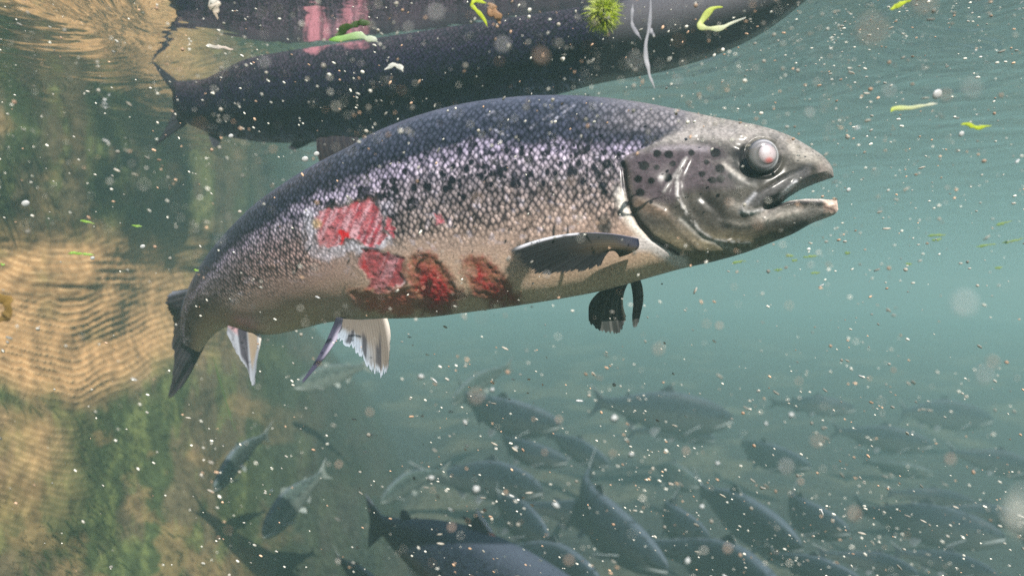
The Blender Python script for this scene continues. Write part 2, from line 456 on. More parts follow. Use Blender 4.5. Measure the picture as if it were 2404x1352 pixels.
def ball(center, rx, ry, rz, seg=48, rings=24):
    th = np.linspace(0, math.pi, rings)[:, None]; ph = np.linspace(0, 2 * math.pi, seg, endpoint=False)[None, :]
    V = np.stack([rx * np.sin(th) * np.cos(ph), ry * np.cos(th) + 0 * ph, rz * np.sin(th) * np.sin(ph)], -1)
    return V.reshape(-1, 3) + np.array(center), grid_faces(rings, seg, True)

# ------------------------------------------------------------------ the wounded salmon
M_FISH = mat_fish("salmon_skin", 190.0, 0.34, 0.04, 1.0, 0.06)
M_FIN = mat_fin("fin_membrane")

GILL = [(1455, 372), (1466, 395), (1470, 440), (1480, 486), (1500, 525), (1532, 560), (1592, 596)]
PREOP = [(1607, 377), (1589, 422), (1590, 459), (1607, 492), (1640, 540), (1676, 566), (1760, 574)]
CREASE = [(1559, 451), (1592, 400), (1612, 372)]
YU = np.array([(1740, 500), (1790, 484), (1840, 467), (1862, 450), (1890, 434), (1925, 420), (1950, 414), (1990, 412)], float)
YL = np.array([(1740, 500), (1790, 492), (1840, 468), (1862, 462), (1900, 459), (1936, 461), (1960, 467), (1990, 474)], float)

main_keys = [
    # top u,y   bottom u,y   dist  half-thickness
    (424, 800, 470, 826, 0.905, 0.004),
    (430, 762, 484, 802, 0.895, 0.010),
    (438, 720, 505, 780, 0.880, 0.016),
    (455, 672, 540, 766, 0.855, 0.021),
    (481, 624, 585, 780, 0.830, 0.026),
    (518, 571, 632, 786, 0.800, 0.030),
    (566, 519, 694, 775, 0.770, 0.034),
    (630, 463, 764, 758, 0.740, 0.039),
    (710, 409, 842, 750, 0.712, 0.043),
    (800, 357, 918, 748, 0.690, 0.047),
    (900, 306, 1002, 745, 0.672, 0.050),
    (1000, 268, 1085, 735, 0.657, 0.052),
    (1100, 243, 1168, 724, 0.645, 0.053),
    (1200, 230, 1250, 712, 0.634, 0.053),
    (1300, 225, 1335, 698, 0.625, 0.052),
    (1400, 229, 1420, 681, 0.616, 0.050),
    (1500, 241, 1510, 656, 0.606, 0.047),
    (1590, 258, 1596, 632, 0.597, 0.045),
    (1670, 275, 1676, 614, 0.589, 0.043),
    (1740, 288, 1750, 593, 0.582, 0.040),
    (1800, 301, 1812, 569, 0.576, 0.036),
    (1850, 319, 1862, 549, 0.571, 0.031),
    (1895, 343, 1905, 525, 0.567, 0.025),
    (1928, 364, 1937, 513, 0.564, 0.018),
    (1948, 384, 1960, 503, 0.562, 0.010),
    (1955, 396, 1968, 492, 0.561, 0.003),
]
EYE = (1790, 367)

def main_relief(u, y, v, w, wn):
    r = np.zeros_like(u)
    # gill cover edge: cover stands proud of the body behind it
    du = u - np.interp(y, [p[1] for p in GILL], [p[0] for p in GILL])
    on = sstep(362, 385, y) * sstep(606, 588, y)
    r += on * 0.0026 * sstep(-5, 3, du) * sstep(150, 40, du)
    gd = polyline_dist(GILL, u, y)
    r -= 0.0028 * np.exp(-(gd / 6) ** 2)
    # preopercle ridge, crease
    r += 0.0010 * np.exp(-(polyline_dist(PREOP, u, y) / 10) ** 2)
    r += 0.0010 * np.exp(-(polyline_dist(CREASE, u, y) / 7) ** 2)
    for pl, wd, am in [([(1500, 470), (1560, 500), (1600, 545), (1640, 585)], 9, .0011), ([(1690, 520), (1740, 530), (1800, 520), (1870, 500)], 8, .0009), ([(1600, 515), (1650, 560), (1720, 585)], 6, -.0011),
                       ([(1640, 330), (1700, 340), (1740, 352)], 10, -.0016), ([(1650, 460), (1690, 500), (1700, 530)], 14, -.0016), ([(1480, 400), (1540, 420), (1580, 470)], 16, .0008), ([(1560, 318), (1650, 312), (1740, 312)], 12, .0012)]:
        r += am * np.exp(-(polyline_dist(pl, u, y) / wd) ** 2)
    # eye socket and brow
    e = np.hypot((u - 1775) / 1.15, y - 374)
    r -= 0.0026 * np.exp(-(e / 46) ** 4)
    r += 0.0016 * np.exp(-((np.hypot(u - 1790, y - 367) - 46) / 6) ** 2)
    r += 0.0016 * np.exp(-((y - (322 + 0.10 * (u - 1790))) / 9) ** 2) * sstep(1690, 1740, u) * sstep(1880, 1840, u)
    # maxilla: long flattened bone from under the eye back past the mouth corner
    mx_ = polyline_dist([(1900, 403), (1850, 425), (1800, 455), (1752, 492)], u, y)
    r += 0.0030 * np.exp(-(mx_ / 15) ** 4)
    ed = polyline_dist([(1866, 430), (1835, 458), (1807, 486), (1768, 500)], u, y)
    r += 0.0014 * np.exp(-(ed / 5) ** 2)
    r -= 0.0040 * np.exp(-(polyline_dist([(1860, 442), (1826, 466), (1795, 492)], u, y - 6) / 8) ** 2)
    # nostril
    r -= 0.0022 * np.exp(-(np.hypot(u - 1877, y - 348) / 7) ** 2)
    # lips round towards the mouth, lower jaw tip is knobbly
    yu = np.interp(u, YU[:, 0], YU[:, 1]); yl = np.interp(u, YL[:, 0], YL[:, 1])
    gap = np.where(y < (yu + yl) / 2, yu - y, y - yl)
    m = sstep(1780, 1835, u)
    lip = np.sqrt(np.clip(gap / 15.0, 0, 1))
    r += m * (-(wn + r) * (1 - lip))
    r += 0.0016 * (fbm(u / 9, y / 9, 12, 3) - 0.5) * sstep(1925, 1945, u) * sstep(452, 462, y)
    # wounds are shallow pits with a raised rim
    for pts, _ in WOUNDS:
        sd = poly_sd(pts, u + 26 * (fbm(u / 16, y / 16, 5, 4) - 0.5), y + 26 * (fbm(u / 16, y / 16, 6, 4) - 0.5))
        r -= 0.0009 * sstep(-2, 10, sd)
        r += 0.0003 * np.exp(-((sd + 6) / 6) ** 2)
        r += sstep(0, 6, sd) * 0.0022 * (fbm(u / 10, y / 10, 14, 3) - 0.5)
    # muscle blocks and soft folds of the skin
    r += 0.0012 * (fbm(u / 120, y / 70, 15, 3) - 0.5) * sstep(1700, 1500, u)
    r += 0.0009 * (fbm(u / 45, y / 38, 16, 3) - 0.5) * sstep(1480, 1560, u)
    return np.clip(r, -0.5 * w, None) if False else r

def z2(pts):      # coordinates read in the enlarged view of the flank
    return [(650 + x / 3.698, 420 + y / 3.698) for x, y in pts]
W1 = z2([(340, 300), (450, 255), (560, 235), (700, 175), (860, 160), (890, 300), (930, 420), (985, 520), (840, 600), (700, 540), (620, 500), (520, 590), (410, 610), (350, 450)])
W1B = z2([(955, 320), (1010, 370), (1045, 430), (1000, 515), (950, 420)])
W2 = z2([(720, 620), (800, 600), (940, 640), (1050, 660), (1110, 760), (1110, 880), (1000, 985), (850, 990), (760, 950), (810, 860), (740, 800), (700, 720)])
W3 = z2([(640, 1000), (760, 975), (900, 985), (1000, 960), (1160, 940), (1260, 1110), (1050, 1180), (900, 1150), (760, 1110), (680, 1080)])
W4 = z2([(1120, 680), (1220, 650), (1330, 650), (1400, 720), (1500, 820), (1560, 940), (1610, 1030), (1500, 1120), (1430, 1180), (1290, 1150), (1190, 1020), (1130, 850)])
W5 = z2([(1640, 710), (1760, 685), (1900, 800), (2000, 910), (2110, 1060), (1960, 1090), (1830, 1060), (1720, 1000), (1660, 850)])
W6 = z2([(1340, 280), (1400, 290), (1460, 340), (1440, 400), (1370, 390)])
WOUNDS = [(W1, 0), (W1B, 0), (W2, 1), (W3, 2), (W4, 3), (W5, 3), (W6, 0)]
def zh(pts): return [(1400 + x / 2.7046, 200 + y / 2.7046) for x, y in pts]
SPOTS = zh([(385, 435), (460, 440), (485, 500), (305, 515), (385, 525), (455, 590), (350, 610), (268, 600), (280, 685), (605, 430), (755, 430), (700, 490), (785, 530), (670, 565), (735, 603), (790, 595), (855, 575), (70, 500), (145, 435), (40, 640), (55, 680), (10, 560)])

def main_color(f):
    u, y, v = f['u'], f['y'], f['v']
    n = fbm(u / 46, y / 30, 2, 4); n3 = fbm(u / 9, y / 9, 3, 3); n5 = fbm(u / 160, y / 100, 4, 3)
    vv = v + 0.10 * (n - 0.5) + 0.05 * (n5 - 0.5) + 0.05 * (n3 - 0.5)
    # pigment bands from back to belly, skylight painted along the top edge
    st = [(0.00, (0.080, 0.085, 0.12)), (0.10, (0.036, 0.040, 0.060)), (0.18, (0.024, 0.027, 0.044)), (0.245, (0.020, 0.022, 0.036)), (0.31, (0.22, 0.19, 0.26)),
          (0.36, (0.25, 0.215, 0.26)), (0.46, (0.135, 0.115, 0.125)), (0.58, (0.20, 0.155, 0.14)), (0.74, (0.31, 0.22, 0.175)),
          (0.88, (0.44, 0.31, 0.22)), (1.0, (0.55, 0.41, 0.29))]
    xs_ = [a for a, _ in st]
    C = np.stack([np.interp(vv, xs_, [c[k] for _, c in st]) for k in range(3)], -1)
    # lavender stripe is strongest over the middle; tail end is browner, rear back is blue black
    tailm = sstep(760, 480, u)
    C = C * (1 - 0.30 * tailm[..., None] * sstep(0.2, 0.4, vv)[..., None] * sstep(0.75, 0.5, vv)[..., None])
    # smooth skin areas of the flank that lost their scales
    bare = sstep(0.55, 0.76, vv + 0.16 * (n5 - 0.5) + 0.04 * (n3 - .5))
    # dark flecks along the lateral line
    fl = sstep(0.64, 0.70, fbm(u / 13, y / 17, 33, 2) + 0.05 * np.exp(-((vv - 0.36) / 0.07) ** 2)) * sstep(0.20, 0.30, vv) * sstep(0.62, 0.42, vv) * sstep(480, 800, u)
    C = mixc(C, (0.012, 0.012, 0.02), 0.92 * fl)
    pale = sstep(0.66, 0.76, fbm(u / 17, y / 15, 35, 3)) * sstep(0.25, 0.33, vv) * sstep(0.85, 0.6, vv)
    C = mixc(C, (0.38, 0.35, 0.41), 0.45 * pale)
    scl = sstep(0.01, 0.10, v) * (1 - 0.93 * bare) * (0.70 + 0.30 * sstep(0.16, 0.28, vv))
    # head: smooth olive grey skin
    hb = np.interp(y, [240, 300, 348, 364, 380, 440, 486, 525, 560, 600, 660], [1640, 1607, 1511, 1474, 1462, 1470, 1480, 1500, 1532, 1592, 1660])
    hw = 6 + 34 * sstep(345, 290, y)
    C = mixc(C, (0.17, 0.155, 0.165), 0.8 * sstep(1330, 1560, u + 40 * (n - .5)) * sstep(330, 285, y + 14 * (n3 - .5)))
    head = sstep(-1, 1, (u - hb + 8 * (n3 - 0.5)) / hw)
    H = np.zeros_like(C) + np.array((0.074, 0.066, 0.056))
    H = mixc(H, (0.34, 0.31, 0.29), sstep(350, 325, y - 0.10 * (u - 1600)) * sstep(1480, 1560, u))                 # pale crown, whitish highlight painted in
    H = mixc(H, (0.38, 0.35, 0.35), 0.6 * np.exp(-(polyline_dist([(1500, 352), (1570, 325), (1640, 318), (1720, 318)], u, y) / 15) ** 2))
    cheek = poly_sd([(1470, 360), (1560, 345), (1690, 345), (1740, 400), (1720, 440), (1600, 450), (1580, 480), (1490, 475)], u, y)
    H = mixc(H, (0.085, 0.064, 0.074), sstep(-16, 14, cheek + 12 * (n - 0.5)))
    H = mixc(H, (0.055, 0.052, 0.05), 0.5 * sstep(70, 20, np.hypot((u - 1735) / 1.2, y - 385)))
    H = mixc(H, (0.06, 0.055, 0.05), 0.5 * sstep(62, 20, np.hypot((u - 1675) / 1.3, (y - 475))) * sstep(0.35, .6, n + .1))
    H = mixc(H, (0.025, 0.022, 0.018), 0.9 * np.exp(-(polyline_dist([(1725, 420), (1790, 424), (1840, 410), (1900, 396), (1935, 412)], u, y) / 11) ** 2))
    H = mixc(H, (0.30, 0.25, 0.16), sstep(520, 585, y) * 0.85)                                                     # olive throat
    H = mixc(H, (0.55, 0.53, 0.52), 0.8 * np.exp(-(polyline_dist(PREOP, u, y + 0.02 * u - 32) / 4) ** 2) * sstep(.3, .5, n3))
    H = mixc(H, (0.5, 0.47, 0.46), 0.7 * np.exp(-(polyline_dist(CREASE, u, y) / 4) ** 2))
    H = mixc(H, (0.012, 0.011, 0.011), 0.9 * sstep(56, 38, np.hypot((u - 1770) / 1.25, y - 380)))
    # jaw: dark maxilla with pale rims, white-lipped lower jaw
    H = mixc(H, (0.10, 0.095, 0.10), 0.8 * np.exp(-(polyline_dist([(1890, 408), (1850, 428), (1790, 462), (1760, 488)], u, y) / 13) ** 4))
    H = mixc(H, (0.95, 0.95, 1.0), 0.9 * np.exp(-(polyline_dist([(1868, 428), (1838, 456), (1809, 486), (1768, 500), (1745, 498)], u, y) / 4.2) ** 2))
    H = mixc(H, (0.55, 0.55, 0.58), 0.7 * np.exp(-(polyline_dist([(1772, 455), (1752, 478), (1738, 497)], u, y) / 5) ** 2))
    H = mixc(H, (0.02, 0.02, 0.022), 0.95 * np.exp(-(polyline_dist([(1858, 446), (1828, 466), (1806, 488)], u, y - 7) / 8) ** 4))
    jw = sstep(1760, 1800, u) * sstep(478, 494, y) * sstep(528, 505, y)
    H = mixc(H, (0.34, 0.31, 0.29), 0.8 * jw)
    H = mixc(H, (0.03, 0.027, 0.03), 0.9 * np.exp(-(polyline_dist([(1838, 473), (1880, 474), (1925, 478)], u, y) / 7) ** 4))
    H = mixc(H, (0.95, 0.85, 0.80), 0.95 * np.exp(-(polyline_dist([(1843, 466), (1880, 463), (1940, 466), (1962, 476)], u, y) / 6) ** 2))
    tip = sstep(1930, 1944, u + 6 * (n3 - .5)) * sstep(455, 466, y)
    H = mixc(H, (0.85, 0.62, 0.52), 0.9 * tip)
    H = mixc(H, (0.10, 0.05, 0.045), 0.8 * np.exp(-(polyline_dist([(1938, 487), (1958, 494)], u, y) / 5) ** 2))
    H = mixc(H, (0.42, 0.36, 0.33), 0.7 * sstep(1905, 1945, u) * sstep(425, 400, y) * sstep(365, 380, y))
    H = mixc(H, (0.012, 0.012, 0.012), np.exp(-(np.hypot(u - 1877, y - 348) / 6) ** 4))
    H = mixc(H, (0.34, 0.31, 0.28), 0.3 * sstep(0.64, 0.74, fbm(u / 26, y / 20, 91, 3)) * sstep(1560, 1660, u) * sstep(420, 340, y))
    for pl, wd, cc, am in [([(1500, 470), (1560, 500), (1600, 545), (1640, 585)], 13, (0.20, 0.16, 0.12), .6), ([(1690, 520), (1740, 530), (1800, 520), (1870, 500)], 9, (0.30, 0.28, 0.25), .5),
                           ([(1600, 515), (1650, 560), (1720, 585)], 6, (0.45, 0.43, 0.40), .6), ([(1700, 385), (1720, 402), (1745, 418)], 6, (0.5, 0.46, 0.42), .7), ([(1640, 330), (1700, 340), (1740, 352)], 9, (0.03, 0.027, 0.027), .6),
                           ([(1650, 460), (1690, 500), (1700, 530)], 14, (0.025, 0.023, 0.022), .7), ([(1820, 330), (1870, 375), (1905, 392)], 12, (0.05, 0.045, 0.04), .6), ([(1905, 350), (1935, 372), (1948, 388)], 7, (0.4, 0.37, 0.34), .6)]:
        H = mixc(H, cc, am * np.exp(-(polyline_dist(pl, u, y) / wd) ** 2) * (0.5 + n))
    H = mixc(H, (0.46, 0.42, 0.37), 0.75 * sstep(-8, 16, poly_sd([(1842, 318), (1885, 340), (1925, 365), (1935, 385), (1900, 386), (1862, 378), (1848, 350)], u + 10 * (n3 - .5), y)))
    H = mixc(H, (0.40, 0.36, 0.40), 0.6 * np.exp(-(polyline_dist([(1486, 364), (1530, 352), (1600, 346), (1660, 350)], u, y) / 8) ** 2) * sstep(.3, .55, n))
    H = mixc(H, (0.48, 0.44, 0.40), 0.55 * np.exp(-(polyline_dist([(1720, 480), (1790, 510), (1870, 498)], u, y) / 12) ** 2))
    H = mixc(H, (0.30, 0.20, 0.15), 0.5 * np.exp(-(polyline_dist([(1500, 480), (1530, 492), (1560, 500)], u, y) / 12) ** 2))
    H = H * (0.36 + 0.56 * n3[..., None])
    for k, (a, b) in enumerate(SPOTS):
        rr = 9.5 + 2.5 * math.sin(k * 2.7)
        H = mixc(H, (0.002, 0.002, 0.003), sstep(1.15, 0.85, np.hypot((u - a) / rr, (y - b) / (rr * 0.92)) + 0.25 * (n3 - .5)))
        C = mixc(C, (0.008, 0.008, 0.012), sstep(1.15, 0.8, np.hypot((u - a) / rr, (y - b) / (rr * 0.92)) + 0.25 * (n3 - .5)))
    C = C * (1 - head[..., None]) + H * head[..., None]
    scl = scl * (1 - head)
    # gill slit and the pale membrane behind it
    gd = polyline_dist(GILL[1:], u, y); gs = u - np.interp(y, [p[1] for p in GILL], [p[0] for p in GILL])
    mem = np.exp(-((gs + 17) / 13) ** 2) * sstep(425, 465, y) * sstep(600, 570, y)
    C = mixc(C, (0.66, 0.62, 0.56), 0.85 * mem); scl = scl * (1 - mem)
    C = mixc(C, (0.55, 0.52, 0.52), 0.8 * sstep(40, 10, polyline_dist([(1490, 572), (1530, 575), (1600, 615)], u, y) * 1.6) )
    C = mixc(C, (0.02, 0.012, 0.012), 0.95 * np.exp(-(gd / 5.5) ** 2))
    C = mixc(C, (0.03, 0.03, 0.028), 0.9 * sstep(30, 12, np.hypot((u - 1420) * 1.3, (y - 528) / 1.2) + 8 * (n3 - .5)))   # dark patch above the fin
    rs = np.random.default_rng(77)
    for _ in range(85):
        a = rs.uniform(880, 1465); t_ = (a - 880) / 585; b0 = 455 - 95 * t_ + rs.normal() * 24 + (0 if rs.random() < .7 else 55 * rs.random())
        r_ = rs.uniform(2.5, 8.0)
        near_ = (np.abs(u - a) < 24) & (np.abs(y - b0) < 26)
        m_ = np.zeros_like(u); uu, yy = u[near_], y[near_]
        m_[near_] = sstep(1.25, 0.75, np.hypot((uu - a) / r_, (yy - b0) / (r_ * 1.35)) + 0.7 * (n3[near_] - .5))
        C = mixc(C, (0.006, 0.006, 0.010), m_); scl = scl * (1 - m_)
    # old scratches on the back
    for a, b in [((1290, 290), (1350, 245)), ((1245, 300), (1330, 248)), ((1150, 300), (1190, 318)), ((1135, 275), (1160, 262))]:
        C = mixc(C, (0.30, 0.30, 0.36), 0.5 * np.exp(-(polyline_dist([a, b], u, y) / 3) ** 2) * sstep(.35, .6, n3))
    # ---- wounds
    wu = u + 26 * (fbm(u / 16, y / 16, 5, 4) - 0.5); wy = y + 26 * (fbm(u / 16, y / 16, 6, 4) - 0.5)
    grain = fbm(u / 4.2, y / 4.2, 55, 2); stri = fbm((u + 0.42 * y) / 9.5, (y - 0.42 * u) / 90, 56, 3); blot = fbm(u / 20, y / 20, 57, 3)
    white = np.exp(-((poly_sd(W1, wu, wy) + 12) / 13) ** 2) * sstep(560, 600, y + 0.35 * (800 - u)) * 0.9
    white = np.maximum(white, sstep(24, 8, polyline_dist([(722, 505), (728, 580), (765, 600), (820, 578), (850, 590), (905, 565)], wu, wy) * (0.8 + .6 * n3)))
    C = mixc(C, (0.48, 0.47, 0.54), 0.85 * white * (0.55 + 0.6 * grain)); scl = scl * (1 - 0.4 * white)
    for pts, kind in WOUNDS:
        sd = poly_sd(pts, wu, wy); m = sstep(-1.5, 3.5, sd)
        if kind in (0, 1):
            R = np.zeros_like(C) + np.array((0.34, 0.10, 0.115)) if kind == 0 else np.zeros_like(C) + np.array((0.26, 0.065, 0.07))
            R = mixc(R, (0.46, 0.27, 0.31), (0.85 if kind == 0 else 0.5) * sstep(0.47, 0.62, stri))
            R = mixc(R, (0.26, 0.03, 0.045), 0.9 * sstep(0.52, 0.36, stri) * sstep(0.35, 0.6, blot))
            R = mixc(R, (0.12, 0.045, 0.06), 0.75 * sstep(0.54, 0.64, grain))
            if kind == 1:
                R = mixc(R, (0.30, 0.075, 0.08), 0.6 * sstep(0.4, 0.6, blot))
                R = mixc(R, (0.26, 0.012, 0.016), sstep(-2, 5, poly_sd(z2([(720, 690), (775, 720), (800, 830), (740, 780)]), wu, wy)))
                R = mixc(R, (0.70, 0.60, 0.62), 0.85 * np.exp(-(polyline_dist(z2([(970, 960), (1060, 930), (1110, 880)]), wu, wy) / 5.5) ** 2))
        else:
            R = np.zeros_like(C) + (np.array((0.30, 0.115, 0.065)) if kind == 2 else np.array((0.19, 0.075, 0.046)))
            core = sstep(-4, 26, sd - 8 + 26 * (blot - 0.5)) * (1.0 if kind == 3 else 0.35) * (sstep(590, 660, y) if pts is W4 else 1)
            R = mixc(R, (0.30, 0.016, 0.020), 0.9 * core)
            R = mixc(R, (0.34, 0.11, 0.10), 0.6 * sstep(0.58, 0.7, grain))
            R = mixc(R, (0.20, 0.11, 0.06), 0.55 * sstep(0.54, 0.7, fbm(u / 12, y / 12, 63, 3)))
            m = sstep(-12, 12, sd + 6 + 18 * (blot - 0.5) + 8 * (grain - .5))
        C = C * (1 - m[..., None]) + R * m[..., None]
        rim = np.exp(-((sd + 3.5) / 4) ** 2) * sstep(0.5, 0.66, fbm(u / 15, y / 15, 64, 3)) * (1 if kind < 2 else 0.12)
        C = mixc(C, (0.015, 0.014, 0.018), 0.85 * rim); scl = scl * (1 - m) * (1 - .7 * rim)
    C = mixc(C, (0.40, 0.010, 0.014), sstep(-2, 4, poly_sd(z2([(560, 430), (600, 440), (632, 500), (560, 560), (522, 588), (540, 500)]), wu, wy)))
    C = mixc(C, (0.42, 0.30, 0.14), 0.7 * sstep(16, 5, np.hypot(u - 743, y - 525)))
    C = mixc(C, (0.025, 0.018, 0.016), 0.8 * sstep(9, 3, polyline_dist(z2([(420, 250), (560, 215), (660, 190), (850, 160)]), wu, wy)))
    C = mixc(C, (0.02, 0.018, 0.02), 0.85 * sstep(5, 2, polyline_dist(z2([(250, 340), (240, 600)]), wu, wy)))
    # rosy vent and fin bases
    C = mixc(C, (0.42, 0.20, 0.19), 0.55 * sstep(48, 10, np.hypot((u - 570) / 1.1, y - 762)))
    C = mixc(C, (0.40, 0.29, 0.26), 0.5 * sstep(60, 15, np.hypot((u - 800) / 1.4, y - 735)))
    # pink flush on the lower flank
    C = mixc(C, (0.42, 0.24, 0.22), 0.3 * sstep(130, 30, np.hypot((u - 690) / 1.6, y - 640)))
    return np.clip(C, 0.004, 0.9), np.clip(scl, 0, 1)

def build_main():
    root = empty("salmon", P(1150, 500, 0.65))
    tag(root, "big scarred salmon in the foreground with raw red wounds and open mouth", "salmon")
    f = loft(main_keys, 760, 210, 0.62, main_relief, 0.34)
    C, scl = main_color(f)
    ns, nr = f['ns'], f['nr']
    V = f['V'] - np.array(root.location)
    Q = grid_faces(ns, nr, True)
    # open the mouth: drop the faces lying in the gap between the jaws
    U0, Y0 = f['U'], f['Y']
    yu = np.interp(f['u'], YU[:, 0], YU[:, 1]); yl = np.interp(f['u'], YL[:, 0], YL[:, 1])
    gap = ((f['y'] > yu) & (f['y'] < yl) & (f['u'] > 1838) & (f['w'] < 0.002)).reshape(-1)
    Q = Q[~gap[Q].all(1)]
    suv = np.stack([f['s'], f['t'], 0 * f['s']], -1).reshape(-1, 3)
    me = mesh("salmon_body", V.reshape(-1, 3), Q, {"Col": C.reshape(-1, 3), "suv": suv, "scl": scl.reshape(-1)})
    link("body", me, M_FISH, root)
    off = np.array(root.location)
    # eye: bulging clouded cornea, pale iris, whitish pupil with a red stain
    ec = P(EYE[0], EYE[1], 0.5425)
    Vv, Qq = ball((0, 0, 0), 0.0130, 0.0068, 0.0139, 64, 40)
    x, yv, z = Vv.T; rad = np.hypot(x / 0.0130, z / 0.0139); front = yv < 0
    C = np.zeros((len(Vv), 3)) + np.array((0.075, 0.068, 0.072))
    C = mixc(C, (0.42, 0.41, 0.43), np.exp(-((rad - 0.86) / 0.06) ** 2) * sstep(-0.010, 0.006, x + 0.5 * z))
    C = mixc(C, (0.30, 0.28, 0.30), 0.8 * np.exp(-((rad - 0.66) / 0.08) ** 2))
    C = mixc(C, (0.03, 0.028, 0.028), sstep(0.93, 1.0, rad))
    C = mixc(C, (0.16, 0.15, 0.15), 0.8 * sstep(0.0, -0.009, x) * sstep(0.98, 0.8, rad))
    eye = link("eye", mesh("eye", Vv, Qq, {"Col": C}), mat_glossy_attr("eye_wet", 0.12), root, Vector(ec) - root.location)
    Vp, Qp = ball((0, 0, 0), 0.0080, 0.0032, 0.0084, 40, 24)
    x, yv, z = Vp.T
    C = np.zeros((len(Vp), 3)) + np.array((0.45, 0.38, 0.40))
    C = mixc(C, (0.55, 0.10, 0.08), 0.8 * sstep(0.0052, 0.001, np.hypot(x - 0.0012, (z + 0.0052) / 0.7)))
    C = C * (1.1 - 0.55 * sstep(0.3, 1.0, np.hypot(x, z) / 0.0094))[:, None]
    C = mixc(C, (0.62, 0.60, 0.64), 0.8 * sstep(0.005, 0.001, np.hypot(x + 0.002, z - 0.003)))
    link("pupil", mesh("pupil", Vp, Qp, {"Col": C}), mat_glossy_attr("pupil_cloudy", 0.18), eye, Vector((0.0016, -0.0046, 0.0004)))

    # near pectoral fin
    def c_pec(a, r, u, y):
        C = np.zeros(a.shape + (3,)) + np.array((0.009, 0.010, 0.011))
        C = mixc(C, (0.10, 0.075, 0.045), sstep(0.72, 0.2, r) * sstep(0.1, 0.5, a) * .8)
        C = mixc(C, (0.018, 0.02, 0.022), 0.4 * (np.sin(a * 60 + r) > 0.5))
        C = mixc(C, (0.70, 0.70, 0.78), sstep(0.10, 0.04, a) * sstep(0.45, 0.55, r + .1 * np.sin(r * 40)) * sstep(1.0, 0.9, r))
        C = mixc(C, (0.30, 0.28, 0.36), 0.7 * sstep(0.06, 0.02, a) * sstep(.5, .3, r))
        C = mixc(C, (0.02, 0.022, 0.045), 0.8 * sstep(0.25, 0.05, r) * sstep(.02, .1, a) * sstep(.6, .3, a))
        return C
    b = [(1498, 560, 0.543), (1500, 573, 0.541), (1496, 585, 0.540), (1478, 596, 0.541), (1455, 604, 0.543)]
    e = [(1194, 587, 0.520), (1212, 606, 0.521), (1228, 628, 0.522), (1262, 645, 0.524), (1345, 640, 0.528), (1410, 626, 0.533)]
    fin_obj("pectoral_fin", [fan(90, 40, b, e, (0, -26), 0.0018, 0.07, c_pec, 3)], M_FIN, root)
    # far pectoral fin, hanging below the throat in two lobes
    def c_far(a, r, u, y):
        C = np.zeros(a.shape + (3,)) + np.array((0.040, 0.045, 0.042))
        C = mixc(C, (0.16, 0.16, 0.15), 0.7 * (np.sin(a * 42 + 1.2 * r) > 0.62) * sstep(.35, .6, a))
        C = mixc(C, (0.012, 0.012, 0.012), .7 * sstep(.55, .9, r) * sstep(.5, .8, a))
        C = mixc(C, (0.55, 0.46, 0.40), sstep(.90, .97, a) * sstep(.25, .4, r))
        C = mixc(C, (0.42, 0.47, 0.5), sstep(.05, .01, a))
        return C
    b1 = [(1408, 684, 0.606), (1440, 676, 0.605), (1474, 666, 0.604)]
    e1 = [(1383, 735, 0.602), (1384, 758, 0.60), (1404, 775, 0.598), (1437, 784, 0.597), (1458, 778, 0.597), (1471, 745, 0.60)]
    b2 = [(1480, 664, 0.604), (1492, 660, 0.603), (1503, 656, 0.602)]
    e2 = [(1484, 740, 0.60), (1486, 768, 0.598), (1498, 760, 0.598), (1509, 715, 0.60)]
    fin_obj("pectoral_fin", [fan(46, 26, b1, e1, (-10, 0), 0.0016, 0.08, c_far, 5), fan(18, 22, b2, e2, (4, 0), 0.0016, 0.05, c_far, 6)], M_FIN, root)
    # pelvic fins
    def c_pel(a, r, u, y):
        C = np.zeros(a.shape + (3,)) + np.array((0.14, 0.12, 0.10))
        C = mixc(C, (0.26, 0.30, 0.35), sstep(0.35, 0.7, r) * sstep(0.75, 0.35, a))
        C = mixc(C, (0.030, 0.028, 0.035), 0.9 * sstep(.3, .5, r + .3 * (vnoise(a * 14, a * 0, 3) - .5)) * sstep(1.0, .8, r) * sstep(.1, .6, np.sin(a * 26 + 2.0 * r + .6)) * sstep(.9, .8, a)); C = C * (0.72 + 0.4 * np.abs(np.sin(a * 75 + r)))[..., None]
        C = mixc(C, (0.32, 0.37, 0.43), sstep(.86, .97, r) * sstep(.9, .8, a) * .9)
        C = mixc(C, (0.60, 0.54, 0.48), sstep(.86, .97, a))
        return C
    b = [(806, 748, 0.642), (850, 750, 0.639), (909, 747, 0.635)]
    e = [(787, 791, 0.615), (802, 806, 0.612), (822, 820, 0.61), (845, 836, 0.605), (860, 858, 0.60), (880, 878, 0.60), (897, 888, 0.60), (912, 862, 0.605), (915, 806, 0.615)]
    fin_obj("pelvic_fin", [fan(64, 30, b, e, (4, 0), 0.0036, 0.20, c_pel, 7)], M_FIN, root)
    def c_pel2(a, r, u, y):
        C = np.zeros(a.shape + (3,)) + np.array((0.06, 0.055, 0.10))
        C = mixc(C, (0.50, 0.46, 0.60), sstep(.45, .8, a) * sstep(.75, .4, r))
        C = mixc(C, (0.03, 0.03, 0.05), sstep(.25, .05, r))
        return C
    fin_obj("pelvic_fin", [fan(14, 26, [(790, 744, 0.672), (803, 745, 0.672), (818, 749, 0.672)], [(707, 896, 0.66), (711, 899, 0.66), (724, 884, 0.66)], (6, 3), 0.0026, 0.05, c_pel2, 8)], M_FIN, root)
